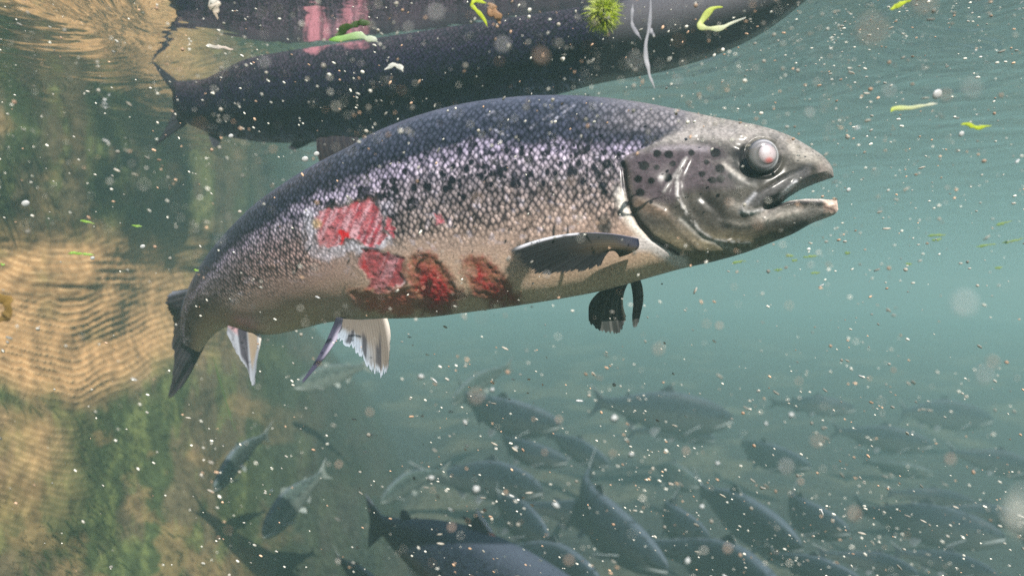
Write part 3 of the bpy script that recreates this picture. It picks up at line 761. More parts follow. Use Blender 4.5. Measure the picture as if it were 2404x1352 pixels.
    # anal fin
    def c_an(a, r, u, y):
        C = np.zeros(a.shape + (3,)) + np.array((0.27, 0.29, 0.33))
        C = mixc(C, (0.50, 0.27, 0.28), sstep(.3, .05, r) * sstep(.5, .2, a))
        C = mixc(C, (0.045, 0.042, 0.055), sstep(.30, .36, a) * sstep(.68, .60, a + .1 * r) * sstep(1.0, .75, r))
        C = mixc(C, (0.28, 0.22, 0.16), sstep(.62, .70, a) * sstep(.92, .86, a) * sstep(.8, .5, r))
        C = mixc(C, (0.66, 0.62, 0.58), sstep(.90, .96, a))
        C = mixc(C, (0.12, 0.12, 0.14), .6 * (fbm(u / 9, y / 9, 4, 2) > .62) * sstep(.35, .2, a))
        return C
    b = [(536, 764, 0.780), (560, 772, 0.776), (585, 780, 0.772), (613, 783, 0.768)]
    e = [(532, 782, 0.765), (545, 808, 0.755), (562, 840, 0.75), (580, 866, 0.745), (591, 902, 0.74), (598, 902, 0.74), (603, 850, 0.75), (613, 800, 0.76)]
    fin_obj("anal_fin", [fan(50, 30, b, e, (0, 0), 0.0034, 0.08, c_an, 9)], M_FIN, root)
    # ragged tail fin
    def c_tail(a, r, u, y):
        C = np.zeros(a.shape + (3,)) + np.array((0.055, 0.052, 0.065))
        C = mixc(C, (0.10, 0.09, 0.10), .6 * sstep(.45, .65, fbm(u / 14, y / 14, 5, 3)))
        C = mixc(C, (0.02, 0.02, 0.026), .7 * (np.sin(a * 90) > .3))
        C = mixc(C, (0.30, 0.32, 0.40), .7 * sstep(.08, .02, a))
        return C
    b = [(458, 674, 0.872), (450, 690, 0.88), (442, 712, 0.885), (437, 735, 0.89), (437, 757, 0.895), (442, 780, 0.90), (450, 798, 0.905), (462, 808, 0.905), (474, 812, 0.905), (482, 806, 0.90), (485, 802, 0.90)]
    e = [(403, 684, 0.90), (386, 706, 0.91), (394, 728, 0.92), (408, 758, 0.925), (404, 810, 0.93), (409, 846, 0.935), (400, 900, 0.94), (394, 935, 0.94), (406, 930, 0.94), (436, 896, 0.935), (478, 818, 0.92)]
    fin_obj("caudal_fin", [fan(90, 30, b, e, (0, 0), 0.003, 0.13, c_tail, 10, 0.006),
                           fan(10, 16, [(497, 770, 0.90), (500, 768, 0.90), (505, 764, 0.90)], [(476, 812, 0.915), (480, 806, 0.915), (492, 788, 0.915)], (0, 0), 0.0015, 0.0, lambda a, r, u, y: np.zeros(a.shape + (3,)) + np.array((0.5, 0.47, 0.42)), 11)], M_FIN, root)
    # dorsal fin folded behind the hump
    def c_dor(a, r, u, y):
        return mixc(np.zeros(a.shape + (3,)) + np.array((0.028, 0.024, 0.03)), (0.05, 0.04, 0.04), .6 * (np.sin(a * 50) > .3))
    fin_obj("dorsal_fin", [fan(30, 20, [(752, 384, 0.712), (800, 358, 0.70), (850, 334, 0.69)], [(744, 322, 0.72), (790, 318, 0.715), (842, 322, 0.70)], (-4, 0), 0.0024, 0.10, c_dor, 12)], M_FIN, root)
    return root

def mat_glossy_attr(name, rough):
    m, nt, b = new_mat(name); L = nt.links
    col = attr(nt, "Col"); L.new(col.outputs["Color"], b.inputs["Base Color"])
    b.inputs["Roughness"].default_value = rough
    b.inputs["Coat Weight"].default_value = 0.6; b.inputs["Coat Roughness"].default_value = 0.06
    return m

main = build_main()

# ------------------------------------------------------------------ added salmon body standing in for the wounded one's reflection
def build_reflection():
    keys = [
        (410, 190, 412, 262, 1.005, 0.006), (424, 190, 430, 285, 1.003, 0.014), (456, 188, 462, 300, 1.000, 0.022), (490, 183, 500, 316, 0.997, 0.030),
        (540, 160, 552, 325, 0.990, 0.040), (590, 138, 604, 333, 0.983, 0.047), (660, 124, 672, 336, 0.972, 0.053), (745, 112, 752, 333, 0.957, 0.058),
        (850, 98, 852, 324, 0.937, 0.062), (1000, 76, 1000, 300, 0.905, 0.064), (1200, 47, 1195, 252, 0.865, 0.062), (1400, 17, 1395, 197, 0.826, 0.057),
        (1550, -5, 1540, 170, 0.800, 0.051), (1690, -26, 1680, 128, 0.775, 0.044), (1800, -44, 1790, 75, 0.756, 0.035), (1890, -60, 1885, 5, 0.740, 0.023), (1945, -66, 1945, -45, 0.731, 0.004)]
    f = loft(keys, 300, 60, 0.85)
    u, y, v = f['u'], f['y'], f['v']
    n = fbm(u / 50, y / 26, 2, 4); n3 = fbm(u / 9, y / 12, 8, 3)
    vv = v + 0.08 * (n - 0.5)
    st = [(0, (0.022, 0.02, 0.024)), (0.10, (0.038, 0.028, 0.036)), (0.28, (0.024, 0.018, 0.028)), (0.45, (0.014, 0.011, 0.028)), (0.78, (0.010, 0.010, 0.028)), (0.90, (0.05, 0.055, 0.12)), (1.0, (0.20, 0.21, 0.34))]
    xs_ = [a for a, _ in st]
    C = np.stack([np.interp(vv, xs_, [c[k] for _, c in st]) for k in range(3)], -1)
    C = mixc(C, (0.012, 0.012, 0.016), 0.7 * sstep(0.62, 0.72, fbm(u / 12, y / 20, 33, 3)))
    head = sstep(1390, 1440, u + 0.5 * (y - 100))
    C = mixc(C, (0.085, 0.08, 0.09), 0.8 * head)
    C = mixc(C, (0.40, 0.40, 0.42), 0.7 * sstep(0.955, 0.99, v) * sstep(1300, 1400, u))
    wm = sstep(0, 10, poly_sd([(708, 95), (790, 85), (868, 82), (866, 112), (846, 114), (770, 114), (748, 128), (720, 126)], u + 40 * (n3 - .5), y + 40 * (n - .5)))
    wm = wm * (0.35 + 0.65 * sstep(.35, .6, n3)); C = mixc(C, (0.30, 0.12, 0.14), wm * (0.5 + 0.5 * n3)); C = mixc(C, (0.36, 0.22, 0.26), 0.5 * wm * sstep(.5, .65, n))
    scl = sstep(0.03, 0.12, v) * (1 - wm) * (1 - head) * 0.8
    root = empty("salmon", P(1000, 190, 0.9)); tag(root, "dark salmon just under the surface, above and behind the wounded one", "salmon")
    off = np.array(root.location)
    suv = np.stack([f['s'], f['t'], 0 * f['s']], -1).reshape(-1, 3)
    me = mesh("salmon_body", f['V'].reshape(-1, 3) - off, grid_faces(f['ns'], f['nr'], True), {"Col": C.reshape(-1, 3), "suv": suv, "scl": scl.reshape(-1)})
    link("body", me, mat_fish("reflected_salmon_skin", 170.0, 0.5, 0.08, 1.0, 0.0), root)
    def c_t(a, r, u, y):
        return mixc(np.zeros(a.shape + (3,)) + np.array((0.032, 0.032, 0.042)), (0.07, 0.07, 0.09), .6 * (np.sin(a * 70) > .2))
    fin_obj("caudal_fin", [fan(60, 22, [(416, 190, 1.004), (414, 215, 1.005), (414, 240, 1.005), (424, 268, 1.004), (438, 292, 1.002)],
            [(354, 140, 1.03), (378, 180, 1.02), (402, 212, 1.012), (406, 240, 1.012), (404, 268, 1.015), (385, 310, 1.02), (362, 344, 1.03)], (0, 0), 0.003, 0.05, c_t, 21)], M_FIN, root)
    fin_obj("anal_fin", [fan(24, 14, [(488, 312, 0.99), (505, 317, 0.988), (522, 320, 0.986)], [(492, 325, 0.985), (502, 346, 0.985), (516, 338, 0.985)], (0, 0), 0.0024, 0.06, c_t, 22)], M_FIN, root)
    fin_obj("pelvic_fin", [fan(30, 16, [(690, 334, 0.95), (712, 333, 0.948), (735, 331, 0.945)], [(676, 347, 0.95), (690, 352, 0.95), (714, 344, 0.947)], (0, 0), 0.0024, 0.06, c_t, 23)], M_FIN, root)
    return root
build_reflection()

# ------------------------------------------------------------------ the dark salmon cut by the lower edge
def build_lower():
    keys = [(886, 1204, 888, 1238, 1.62, 0.006), (914, 1214, 906, 1262, 1.60, 0.018), (960, 1216, 937, 1296, 1.57, 0.035), (1020, 1219, 990, 1345, 1.53, 0.055),
            (1090, 1232, 1050, 1398, 1.49, 0.068), (1160, 1257, 1115, 1445, 1.45, 0.075), (1240, 1296, 1190, 1490, 1.41, 0.077), (1330, 1350, 1280, 1535, 1.37, 0.072),
            (1420, 1412, 1370, 1565, 1.33, 0.056), (1500, 1480, 1465, 1575, 1.30, 0.032), (1545, 1535, 1535, 1555, 1.28, 0.003)]
    f = loft(keys, 220, 50, 0.85)
    u, y, v = f['u'], f['y'], f['v']
    n = fbm(u / 50, y / 26, 2, 4)
    vv = v + 0.08 * (n - 0.5)
    st = [(0, (0.05, 0.06, 0.085)), (0.2, (0.014, 0.019, 0.033)), (0.50, (0.016, 0.020, 0.034)), (0.66, (0.05, 0.045, 0.042)), (0.85, (0.13, 0.105, 0.085)), (1.0, (0.2, 0.18, 0.15))]
    xs_ = [a for a, _ in st]
    C = np.stack([np.interp(vv, xs_, [c[k] for _, c in st]) for k in range(3)], -1)
    C = mixc(C, (0.008, 0.01, 0.016), 0.8 * sstep(0.66, 0.72, fbm(u / 9, y / 11, 34, 2)) * sstep(0.1, 0.3, v))
    root = empty("salmon", P(1150, 1300, 1.48)); tag(root, "dark blue salmon at the bottom edge with a pale raised fin, head out of view", "salmon")
    off = np.array(root.location)
    suv = np.stack([f['s'], f['t'], 0 * f['s']], -1).reshape(-1, 3)
    me = mesh("salmon_body", f['V'].reshape(-1, 3) - off, grid_faces(f['ns'], f['nr'], True), {"Col": C.reshape(-1, 3), "suv": suv, "scl": (0.7 * sstep(0.05, 0.2, v)).reshape(-1)})
    link("body", me, mat_fish("blue_salmon_skin", 170.0, 0.4, 0.12, 1.0, 0.02), root)
    dark = lambda a, r, u, y: mixc(mixc(np.zeros(a.shape + (3,)) + np.array((0.024, 0.028, 0.042)), (0.06, 0.07, 0.09), .6 * (np.sin(a * 60) > .2)), (0.30, 0.34, 0.42), .8 * sstep(.1, .03, a))
    def c_d(a, r, u, y):
        C = np.zeros(a.shape + (3,)) + np.array((0.022, 0.026, 0.040))
        C = mixc(C, (0.5, 0.52, 0.62), sstep(.80, .90, a) * sstep(.1, .3, r)); return mixc(C, (0.5, 0.2, 0.16), sstep(.7, .8, a) * sstep(.22, .1, r))
    fin_obj("caudal_fin", [fan(50, 20, [(894, 1206, 1.61), (886, 1222, 1.62), (900, 1256, 1.61)], [(857, 1156, 1.66), (862, 1190, 1.655), (868, 1220, 1.65), (865, 1250, 1.655), (863, 1288, 1.66)], (0, 0), 0.004, 0.05, dark, 31)], M_FIN, root)
    fin_obj("adipose_fin", [fan(16, 12, [(940, 1216, 1.57), (952, 1217, 1.57), (966, 1217, 1.565)], [(938, 1205, 1.57), (944, 1196, 1.57), (955, 1199, 1.57)], (0, 0), 0.006, 0.02, dark, 32)], M_FIN, root)
    fin_obj("dorsal_fin", [fan(40, 18, [(1098, 1236, 1.48), (1130, 1246, 1.465), (1164, 1260, 1.45)], [(1082, 1208, 1.49), (1094, 1214, 1.485), (1110, 1218, 1.48), (1117, 1188, 1.475)], (4, 4), 0.005, 0.06, c_d, 33)], M_FIN, root)
    fin_obj("anal_fin", [fan(24, 14, [(960, 1308, 1.56), (975, 1322, 1.55), (992, 1338, 1.54)], [(956, 1318, 1.55), (960, 1346, 1.55), (986, 1352, 1.54)], (0, 0), 0.004, 0.05, lambda a, r, u, y: mixc(np.zeros(a.shape + (3,)) + np.array((0.5, 0.52, 0.56)), (0.3, 0.18, 0.12), sstep(.5, 1, a)), 34)], M_FIN, root)
    return root
build_lower()

# ------------------------------------------------------------------ the shoal further off: prototypes in local coordinates, then copies
M_FAR = {}
def far_proto(bend, pale, seed):
    """salmon of length 1, head towards +X, dorsal side +Z"""
    key = [(-0.50, 0.030, 0.030, 0.006), (-0.46, 0.034, 0.036, 0.015), (-0.38, 0.042, 0.046, 0.024), (-0.26, 0.072, 0.074, 0.038), (-0.10, 0.104, 0.108, 0.053),
           (0.06, 0.116, 0.122, 0.060), (0.20, 0.106, 0.118, 0.058), (0.31, 0.090, 0.100, 0.052), (0.40, 0.066, 0.074, 0.040), (0.46, 0.040, 0.050, 0.024), (0.49, 0.020, 0.030, 0.010), (0.50, 0.004, 0.010, 0.002)]
    K = catmull(key, 90); nt = 22
    th = np.linspace(0, 2 * math.pi, 2 * nt, endpoint=False)[None, :]
    c, s_ = np.cos(th), np.sin(th)
    K[:, 1:3] *= 1.18
    x = K[:, :1] + 0 * th
    z = np.where(c > 0, K[:, 1:2] * c, K[:, 2:3] * c)
    bendf = lambda xx: bend * (np.clip(0.12 - xx, 0, 1) ** 2) * 1.6 + 0.25 * bend * np.clip(xx - 0.1, 0, 1) ** 2
    yv = K[:, 3:4] * np.sign(s_) * np.abs(s_) ** 0.85 + bendf(x)
    # mouth: a groove between the jaws
    yv = bendf(x) + (yv - bendf(x)) * (1 - 0.6 * np.exp(-((z + 0.010 - 0.1 * (x - 0.49)) / 0.006) ** 2) * sstep(0.40, 0.44, x))
    v = (1 - c) / 2 + 0 * x
    n = fbm(x * 18 + seed, z * 30, seed, 3); vv = v + 0.12 * (n - 0.5)
    back, flank, belly = ((0.022, 0.032, 0.044), (0.050, 0.056, 0.054), (0.09, 0.09, 0.078)) if not pale else ((0.07, 0.095, 0.085), (0.13, 0.155, 0.135), (0.26, 0.28, 0.24))
    xs_ = [0, 0.35, 0.55, 0.85, 1]; cs = [back, back, flank, flank, belly]
    C = np.stack([np.interp(vv, xs_, [q[k] for q in cs]) for k in range(3)], -1)
    C = mixc(C, (0.42, 0.46, 0.46), 0.8 * np.exp(-((z + 0.030 - 0.35 * (x - 0.45)) / 0.006) ** 2) * sstep(0.34, 0.38, x))      # pale jaw line
    C = mixc(C, (0.10, 0.12, 0.15), 0.6 * np.exp(-(v / 0.03) ** 2))
    C = mixc(C, (0.008, 0.01, 0.014), 0.8 * sstep(0.66, 0.72, fbm(x * 60, z * 60, seed + 3, 2)) * sstep(.8, .4, v))
    root = bpy.data.objects.new("salmon", None)
    skin = M_FAR.setdefault("skin", mat_fish("distant_salmon_skin", 60.0, 0.45, 0.12, 0.6, 0.0))
    parts = []
    me = mesh("salmon_body", np.stack([x, yv, z], -1).reshape(-1, 3), grid_faces(90, 2 * nt, True),
              {"Col": C.reshape(-1, 3), "suv": np.stack([x, z * 1.3, 0 * x], -1).reshape(-1, 3), "scl": (0.6 * sstep(.05, .2, v) * sstep(.34, .28, x)).reshape(-1)})
    parts.append(("body", me, skin))
    fc = np.array((0.03, 0.036, 0.048)) if not pale else np.array((0.26, 0.30, 0.27))
    def lfan(name, base, edge, rays, col, edgecol=None, th_=0.003, jit=0.06):
        B = catmull(base, rays); E = catmull(edge, rays); rg = np.random.default_rng(seed)
        r = np.linspace(0, 1, 9)[None, :]; jj = (1 - jit * rg.random(rays) ** 2)[:, None]
        Pt = B[:, None, :] + (E - B)[:, None, :] * (r * jj)[..., None]
        Pt[..., 1] += bendf(Pt[..., 0])
        a = np.linspace(0, 1, rays)[:, None] + 0 * r; rr = r + 0 * a
        T = th_ * (1 - 0.8 * rr)
        d_ = np.cross(E[-1] - B[0], E[0] - B[-1]); d_ = d_ / (np.linalg.norm(d_) + 1e-9)
        V = np.concatenate([(Pt + d_ * T[..., None]).reshape(-1, 3), (Pt - d_ * T[..., None]).reshape(-1, 3)])
        q = grid_faces(rays, 9); m = rays * 9
        st = lambda i: np.stack([i[:-1], i[1:], i[1:] + m, i[:-1] + m], -1)
        Q = np.concatenate([q, q[:, ::-1] + m, st(np.arange(9)), st((rays - 1) * 9 + np.arange(9)), st(np.arange(rays) * 9 + 8)])
        C = np.zeros(a.shape + (3,)) + col
        C = mixc(C, col * 0.5, .7 * (np.sin(a * 40) > .3))
        if edgecol is not None: C = mixc(C, edgecol, sstep(.14, .04, a))
        parts.append((name, mesh(name, V, Q, {"Col": np.concatenate([C.reshape(-1, 3)] * 2)}), M_FIN))
    white = np.array((0.5, 0.55, 0.56))
    lfan("caudal_fin", [(-0.47, 0, 0.03), (-0.49, 0, 0.0), (-0.47, 0, -0.03)], [(-0.61, 0, 0.125), (-0.565, 0, 0.06), (-0.545, 0, 0), (-0.565, 0, -0.06), (-0.61, 0, -0.125)], 30, fc, white * .8)
    lfan("dorsal_fin", [(0.08, 0, 0.108), (0.02, 0, 0.108), (-0.05, 0, 0.104)], [(0.015, 0, 0.185), (-0.03, 0, 0.165), (-0.085, 0, 0.118)], 20, fc, white * .5)
    lfan("adipose_fin", [(-0.27, 0, 0.066), (-0.285, 0, 0.063), (-0.30, 0, 0.06)], [(-0.29, 0, 0.092), (-0.315, 0, 0.092), (-0.325, 0, 0.08)], 8, fc)
    lfan("anal_fin", [(-0.20, 0, -0.086), (-0.245, 0, -0.075), (-0.29, 0, -0.064)], [(-0.245, 0, -0.155), (-0.275, 0, -0.125), (-0.305, 0, -0.085)], 16, fc + 0.06, white)
    for sg in (1, -1):
        lfan("pelvic_fin", [(-0.03, 0.03 * sg, -0.105), (-0.05, 0.03 * sg, -0.105), (-0.07, 0.028 * sg, -0.1)], [(-0.085, 0.065 * sg, -0.165), (-0.11, 0.06 * sg, -0.15), (-0.115, 0.045 * sg, -0.12)], 12, fc + 0.10, white)
        lfan("pectoral_fin", [(0.26, 0.05 * sg, -0.055), (0.25, 0.05 * sg, -0.065), (0.235, 0.05 * sg, -0.075)], [(0.13, 0.105 * sg, -0.11), (0.14, 0.095 * sg, -0.125), (0.18, 0.075 * sg, -0.115)], 14, fc + 0.08, white)
        Vv, Qq = ball((0.415, 0.036 * sg + float(bendf(np.array(0.415))), 0.022), 0.013, 0.007, 0.013, 16, 10)
        parts.append(("eye", mesh("eye", Vv, Qq, {"Col": np.zeros((len(Vv), 3)) + np.array((0.02, 0.02, 0.022))}), M_FIN))
    return parts
PROTO = {(k, p): far_proto(b, p, 40 + i) for i, (k, b, p) in enumerate([(0, 0.10, False), (1, 0.50, False), (2, -0.42, False), (3, 0.18, True), (1, 0.34, True), (4, -0.9, False), (5, 0.85, False)])}
PROTO_OBJ = {}
def bank_dist(u, y):
    k = np.argmin((pu - u) ** 2 + (py - y) ** 2 + 1e6 * (bY < 0.5)); return float(bY.reshape(-1)[k])
def far_fish(pk, tail, head, label, roll=0.0):
    tu, ty, td = tail; hu, hy, hd = head
    if tu < 1000:
        q = min(1.0, 0.84 * bank_dist(tu, ty) / 0.98 / td, 0.84 * bank_dist(hu, hy) / 0.98 / hd); td, hd = td * q, hd * q
    cap = lambda q, dd: min(dd * 0.98, 0.90 * (-BED_Z - 0.13) * F / max(q - CV, 1))
    q = min(cap(ty, td) / td, cap(hy, hd) / hd) if tu < 1000 else 0
    td, hd = (td * q, hd * q) if q else (cap(ty, td), cap(hy, hd))
    a = P(tu, ty, td); b = P(hu, hy, hd)
    X = (b - a).normalized(); up = Vector((0, 0, 1)); Yv = up.cross(X).normalized(); Zv = X.cross(Yv)
    R = Matrix((X, Yv, Zv)).transposed() @ Matrix.Rotation(roll, 3, 'X')
    sc = (b - a).length / 1.09
    mid = a + (b - a) * (0.59 / 1.09)
    root = bpy.data.objects.new("salmon", None); COL.objects.link(root)
    hsh = math.sin(tu * 12.9 + ty * 7.3); root.matrix_world = Matrix.Translation(mid) @ R.to_4x4() @ Matrix.Rotation(0.22 * hsh, 4, 'X') @ Matrix.Diagonal((sc, sc * (1 + .12 * hsh), sc * (1.04 + .14 * math.sin(tu * 3.1)), 1))
    tag(root, label, "salmon", "salmon of the shoal deeper in the water")
    src = PROTO_OBJ.get(pk)
    if src is None:
        PROTO_OBJ[pk] = src = [link(n, me, mt, root) for n, me, mt in PROTO[pk]]
    else:
        for o in src:
            c = o.copy(); COL.objects.link(c); c.parent = root; c.matrix_parent_inverse = Matrix.Identity(4)
    return root

D4, D5 = (4, False), (5, False)
D0, D1, D2, P3, P1 = (0, False), (1, False), (2, False), (3, True), (1, True)
FAR = [
    (D1, (1028, 950, 3.7), (1314, 1000, 3.5), "bluish salmon below the wounded fish's belly, tail fin raised, nose down to the right"),
    (D0, (1385, 945, 3.7), (1722, 985, 3.6), "faint humped salmon swimming level beneath the far pectoral fin of the wounded one"),
    (D2, (1032, 1098, 3.6), (1278, 1152, 3.5), "dim brown salmon right above the back of the salmon at the bottom edge"),
    (D1, (1256, 1105, 2.9), (1560, 1338, 2.5), "dark blue salmon diving steeply right with its tail lobe sticking up, centre of the shoal"),
    (D0, (1610, 1148, 3.1), (1882, 1284, 2.8), "salmon with clear pale jaw nosing down right, below the middle of the right half"),
    (D2, (1590, 1240, 2.5), (1880, 1440, 2.3), "very dark salmon leaving the picture at the bottom, under the pale jawed one"),
    (D0, (1143, 1162, 3.3), (1288, 1268, 2.9), "dark salmon half hidden behind the pale raised fin of the bottom salmon"),
    (D0, (1950, 1010, 4.0), (2190, 1045, 3.8), "hazy salmon with a pale triangular tail, highest of those on the right"),
    (D1, (1985, 1195, 2.9), (2360, 1262, 2.8), "long dark salmon lying level near the lower right corner"),
    (D2, (2220, 1055, 3.5), (2460, 1112, 3.4), "dark salmon cut by the right edge at mid depth"),
    (D0, (2322, 1220, 2.8), (2620, 1310, 2.7), "dark salmon cut by the right edge close to the bottom corner"),
    (P3, (2020, 1088, 4.3), (2190, 1112, 4.2), "small hazy pale salmon between the two rows of fish on the right"),
    (D2, (2110, 1290, 3.0), (2345, 1352, 2.9), "salmon at the bottom right with its pale blue tail in view"),
    (P3, (742, 1105, 2.9), (615, 1258, 2.5), "pale silvery salmon swimming down to the left beside the weedy bank"),
    (P3, (606, 1010, 2.6), (500, 1147, 2.2), "greyish salmon head down against the weedy bank, pale jaw lowest"),
    (P1, (1022, 1090, 3.0), (892, 1175, 2.7), "pale green salmon head down to the left, just above the tail of the bottom salmon"),
    (P3, (1190, 850, 4.1), (1060, 945, 3.8), "ghostly pale salmon slanting down left, nearest below the wounded fish"),
    (D0, (1275, 1015, 3.7), (1430, 1092, 3.4), "dark salmon slanting right behind the nose of the bluish one"),
    (P3, (860, 855, 4.5), (690, 908, 4.2), "barely visible pale salmon under the pelvic fins of the wounded one"),
    (D1, (1680, 1040, 4.2), (1900, 1095, 4.0), "faint salmon in the haze right of the humped one"),
    (D0, (1790, 1300, 3.0), (2030, 1372, 2.8), "dark salmon at the bottom, right of the one leaving the picture"),
    (D2, (1190, 1262, 2.9), (1420, 1372, 2.6), "dark salmon partly hidden behind the back of the bottom salmon"),
    (P1, (1510, 1085, 3.9), (1640, 1140, 3.6), "small pale flanked salmon between the diving one and the pale jawed one"),
    (D0, (775, 1310, 2.9), (900, 1385, 2.7), "dim salmon left of the bottom salmon, at the lower edge"),
    (D2, (2080, 955, 4.6), (2330, 985, 4.5), "very faint salmon high in the haze near the right edge"),
    (D4, (1330, 1170, 3.0), (1480, 1262, 2.7), "dim salmon between the diving dark blue one and the pale raised fin"),
    (D5, (1760, 1165, 3.0), (1990, 1250, 2.8), "murky salmon right behind the pale jawed one, heading toward the corner"),
    (D4, (2085, 1150, 3.1), (2290, 1180, 2.9), "dim salmon above the long dark one near the lower right corner"),
    (D5, (1480, 1180, 3.2), (1660, 1262, 3.0), "dim salmon just left of the pale jawed one"),
    (D4, (1960, 1290, 2.9), (2160, 1350, 2.7), "murky salmon at the bottom edge between two others on the right"),
    (D5, (1120, 1035, 3.4), (1330, 1085, 3.2), "dim salmon under the bluish one with the raised tail"),
    (D4, (1500, 985, 4.2), (1680, 1030, 4.0), "hazy salmon just below the humped one"),
    (D5, (1820, 940, 4.4), (2010, 960, 4.3), "faintest salmon, right of the humped one at its height"),
    (D4, (2200, 1185, 3.0), (2420, 1225, 2.9), "murky salmon touching the right edge above the bottom corner"),
]
for pk, a, b, lab in FAR:
    far_fish(pk, a, b, lab)

# ------------------------------------------------------------------ drifting bits: weed, roots, leaves
def ribbon(pts, w, d, flat=0.16, n=40, seg=10, wob=0.0, seed=0, c0=(0.3, 0.5, 0.05), c1=(0.6, 0.7, 0.2), org=(0, 0, 0)):
    """a tapering strand along picture points at distance d, w = half width in metres"""
    pts = [(p[0], p[1], p[2] if len(p) > 2 else d) for p in pts]
    if len(pts) == 2: pts = [pts[0], tuple((a + b) / 2 for a, b in zip(*pts)), pts[1]]
    K = catmull(pts, n)
    c = np.array([tuple(P(*k)) for k in K]) - np.array(org)
    rg = np.random.default_rng(seed)
    c = c + w * 0.7 * np.stack([vnoise(np.linspace(0, 7, n), np.zeros(n) + k, seed + k) - .5 for k in range(3)], -1)
    tg = np.gradient(c, axis=0); tg /= np.linalg.norm(tg, axis=1)[:, None] + 1e-9
    a = np.cross(tg, (0, 1, 0.001)); a /= np.linalg.norm(a, axis=1)[:, None] + 1e-9
    b = np.cross(tg, a)
    s = np.linspace(0, 1, n); ws = w * np.clip(np.minimum(s * 1.4, 1 - s) * 3.4, 0.10, 1) ** 0.8 * (0.75 + 1.5 * wob * (vnoise(s * 9 + seed, s * 0 + seed * 3.1, seed) - 0.4))
    th = np.linspace(0, 2 * math.pi, seg, endpoint=False)
    V = c[:, None, :] + a[:, None, :] * (np.cos(th)[None, :] * ws[:, None])[..., None] + b[:, None, :] * (np.sin(th)[None, :] * ws[:, None] * flat)[..., None]
    C = np.array(c0)[None, :] + (np.array(c1) - np.array(c0))[None, :] * s[:, None]
    return V.reshape(-1, 3), grid_faces(n, seg, True), np.repeat(C, seg, 0)
M_WEED = mat_fin("weed", 0.4, 0.45)
def strands(name, items, label, cat, group=None):
    o0 = items[0][0][0]; org = np.array(P(o0[0], o0[1], items[0][2]))
    Vs, Qs, Cs, n = [], [], [], 0
    for i, (pts, w, d, c0, c1) in enumerate(items):
        V, Q, C = ribbon(pts, w, d, c0=c0, c1=c1, org=org, wob=0.6, seed=i + len(bpy.data.objects))
        Vs.append(V); Qs.append(Q + n); Cs.append(C); n += len(V)
    o = link(name, mesh(name, np.concatenate(Vs), np.concatenate(Qs), {"Col": np.concatenate(Cs)}), M_WEED, None, org)
    return tag(o, label, cat, group)
G, YG, WT, BR, DG = (0.20, 0.50, 0.02), (0.58, 0.68, 0.05), (0.75, 0.75, 0.70), (0.42, 0.25, 0.14), (0.05, 0.10, 0.02)
strands("floating_weed", [([(771, 97), (800, 91), (842, 84), (868, 90), (887, 99)], 0.0030, 0.46, G, WT), ([(786, 84), (815, 66), (845, 58), (872, 52)], 0.0028, 0.47, DG, DG)],
        "bright green weed blade drifting in front of the mirrored fish's pink scar", "weed")
strands("weed_curl", [([(1141, 9), (1120, 1), (1107, 14), (1127, 34), (1146, 63)], 0.0017, 0.46, YG, YG), ([(1148, 10), (1161, 32), (1173, 58)], 0.0034, 0.45, BR, BR)],
        "hooked yellow green weed curl with a brown crumb at the top edge", "weed")
strands("weed_curl", [([(1699, 18), (1670, 23), (1647, 50), (1653, 67), (1683, 69), (1715, 57), (1750, 43)], 0.0024, 0.46, YG, WT)],
        "C shaped weed curl, yellow on the left and white on the right end", "weed")
strands("root_strand", [([(1527, -6), (1523, 60), (1516, 119), (1521, 169), (1539, 208)], 0.0017, 0.45, (0.42, 0.42, 0.48), (0.55, 0.55, 0.58)),
                        ([(1486, 9), (1484, 55), (1507, 94)], 0.0012, 0.452, (0.4, 0.4, 0.45), (0.4, 0.4, 0.45)), ([(1522, 64), (1537, 87)], 0.0012, 0.452, (0.4, 0.4, 0.45), (0.4, 0.4, 0.45))],
        "thin whitish branched root hanging down from the top edge", "root")
strands("skin_shred", [([(903, 163), (924, 153), (940, 157), (948, 170)], 0.0017, 0.46, WT, WT)], "small white arched shred over the dark flank of the mirrored fish", "shred")
strands("weed_stalk", [([(2089, 23), (2112, 12), (2140, -2)], 0.0014, 0.42, YG, YG)], "straight yellow green stalk at the top edge, far right", "weed")
strands("weed_strip", [([(2090, 264), (2102, 253), (2152, 252), (2202, 243)], 0.0017, 0.42, YG, WT)], "long pale yellow weed strip right of the fish's forehead", "weed")
strands("weed_strip", [([(2257, 292), (2275, 293), (2293, 300), (2328, 297)], 0.0013, 0.42, YG, YG)], "short bent yellow weed strip near the right edge", "weed")
slivers = [((2290, 580), (2338, 573)), ((2353, 571), (2403, 560)), ((2178, 553), (2221, 551)), ((2186, 565), (2212, 561)), ((1885, 604), (1919, 600)), ((1844, 601), (1864, 600)), ((1857, 612), (1872, 610)),
           ((1818, 635), (1839, 633)), ((1984, 594), (1997, 593)), ((2336, 629), (2353, 628)), ((2338, 528), (2376, 519)), ((1718, 618), (1752, 612)), ((2127, 620), (2142, 619)), ((1903, 641), (1926, 640))]
for k, (a, b) in enumerate(slivers):
    strands("weed_sliver", [([a, b], 0.0016, 0.9, (0.24, 0.38, 0.10), (0.34, 0.44, 0.18))], "thin floating green sliver in the pale water on the right of the jaw", "weed", "green slivers floating on the right")
for k, (a, b) in enumerate([((309, 530), (334, 532)), ((188, 518), (222, 525)), ((171, 595), (222, 598)), ((455, 633), (467, 636)), ((0, 620), (12, 622)), ((160, 595), (182, 592))]):
    strands("weed_sliver", [([a, b], 0.0014, 0.8, (0.30, 0.55, 0.06), (0.5, 0.7, 0.2))], "thin floating green sliver in front of the golden bank on the left", "weed", "green slivers floating on the left")
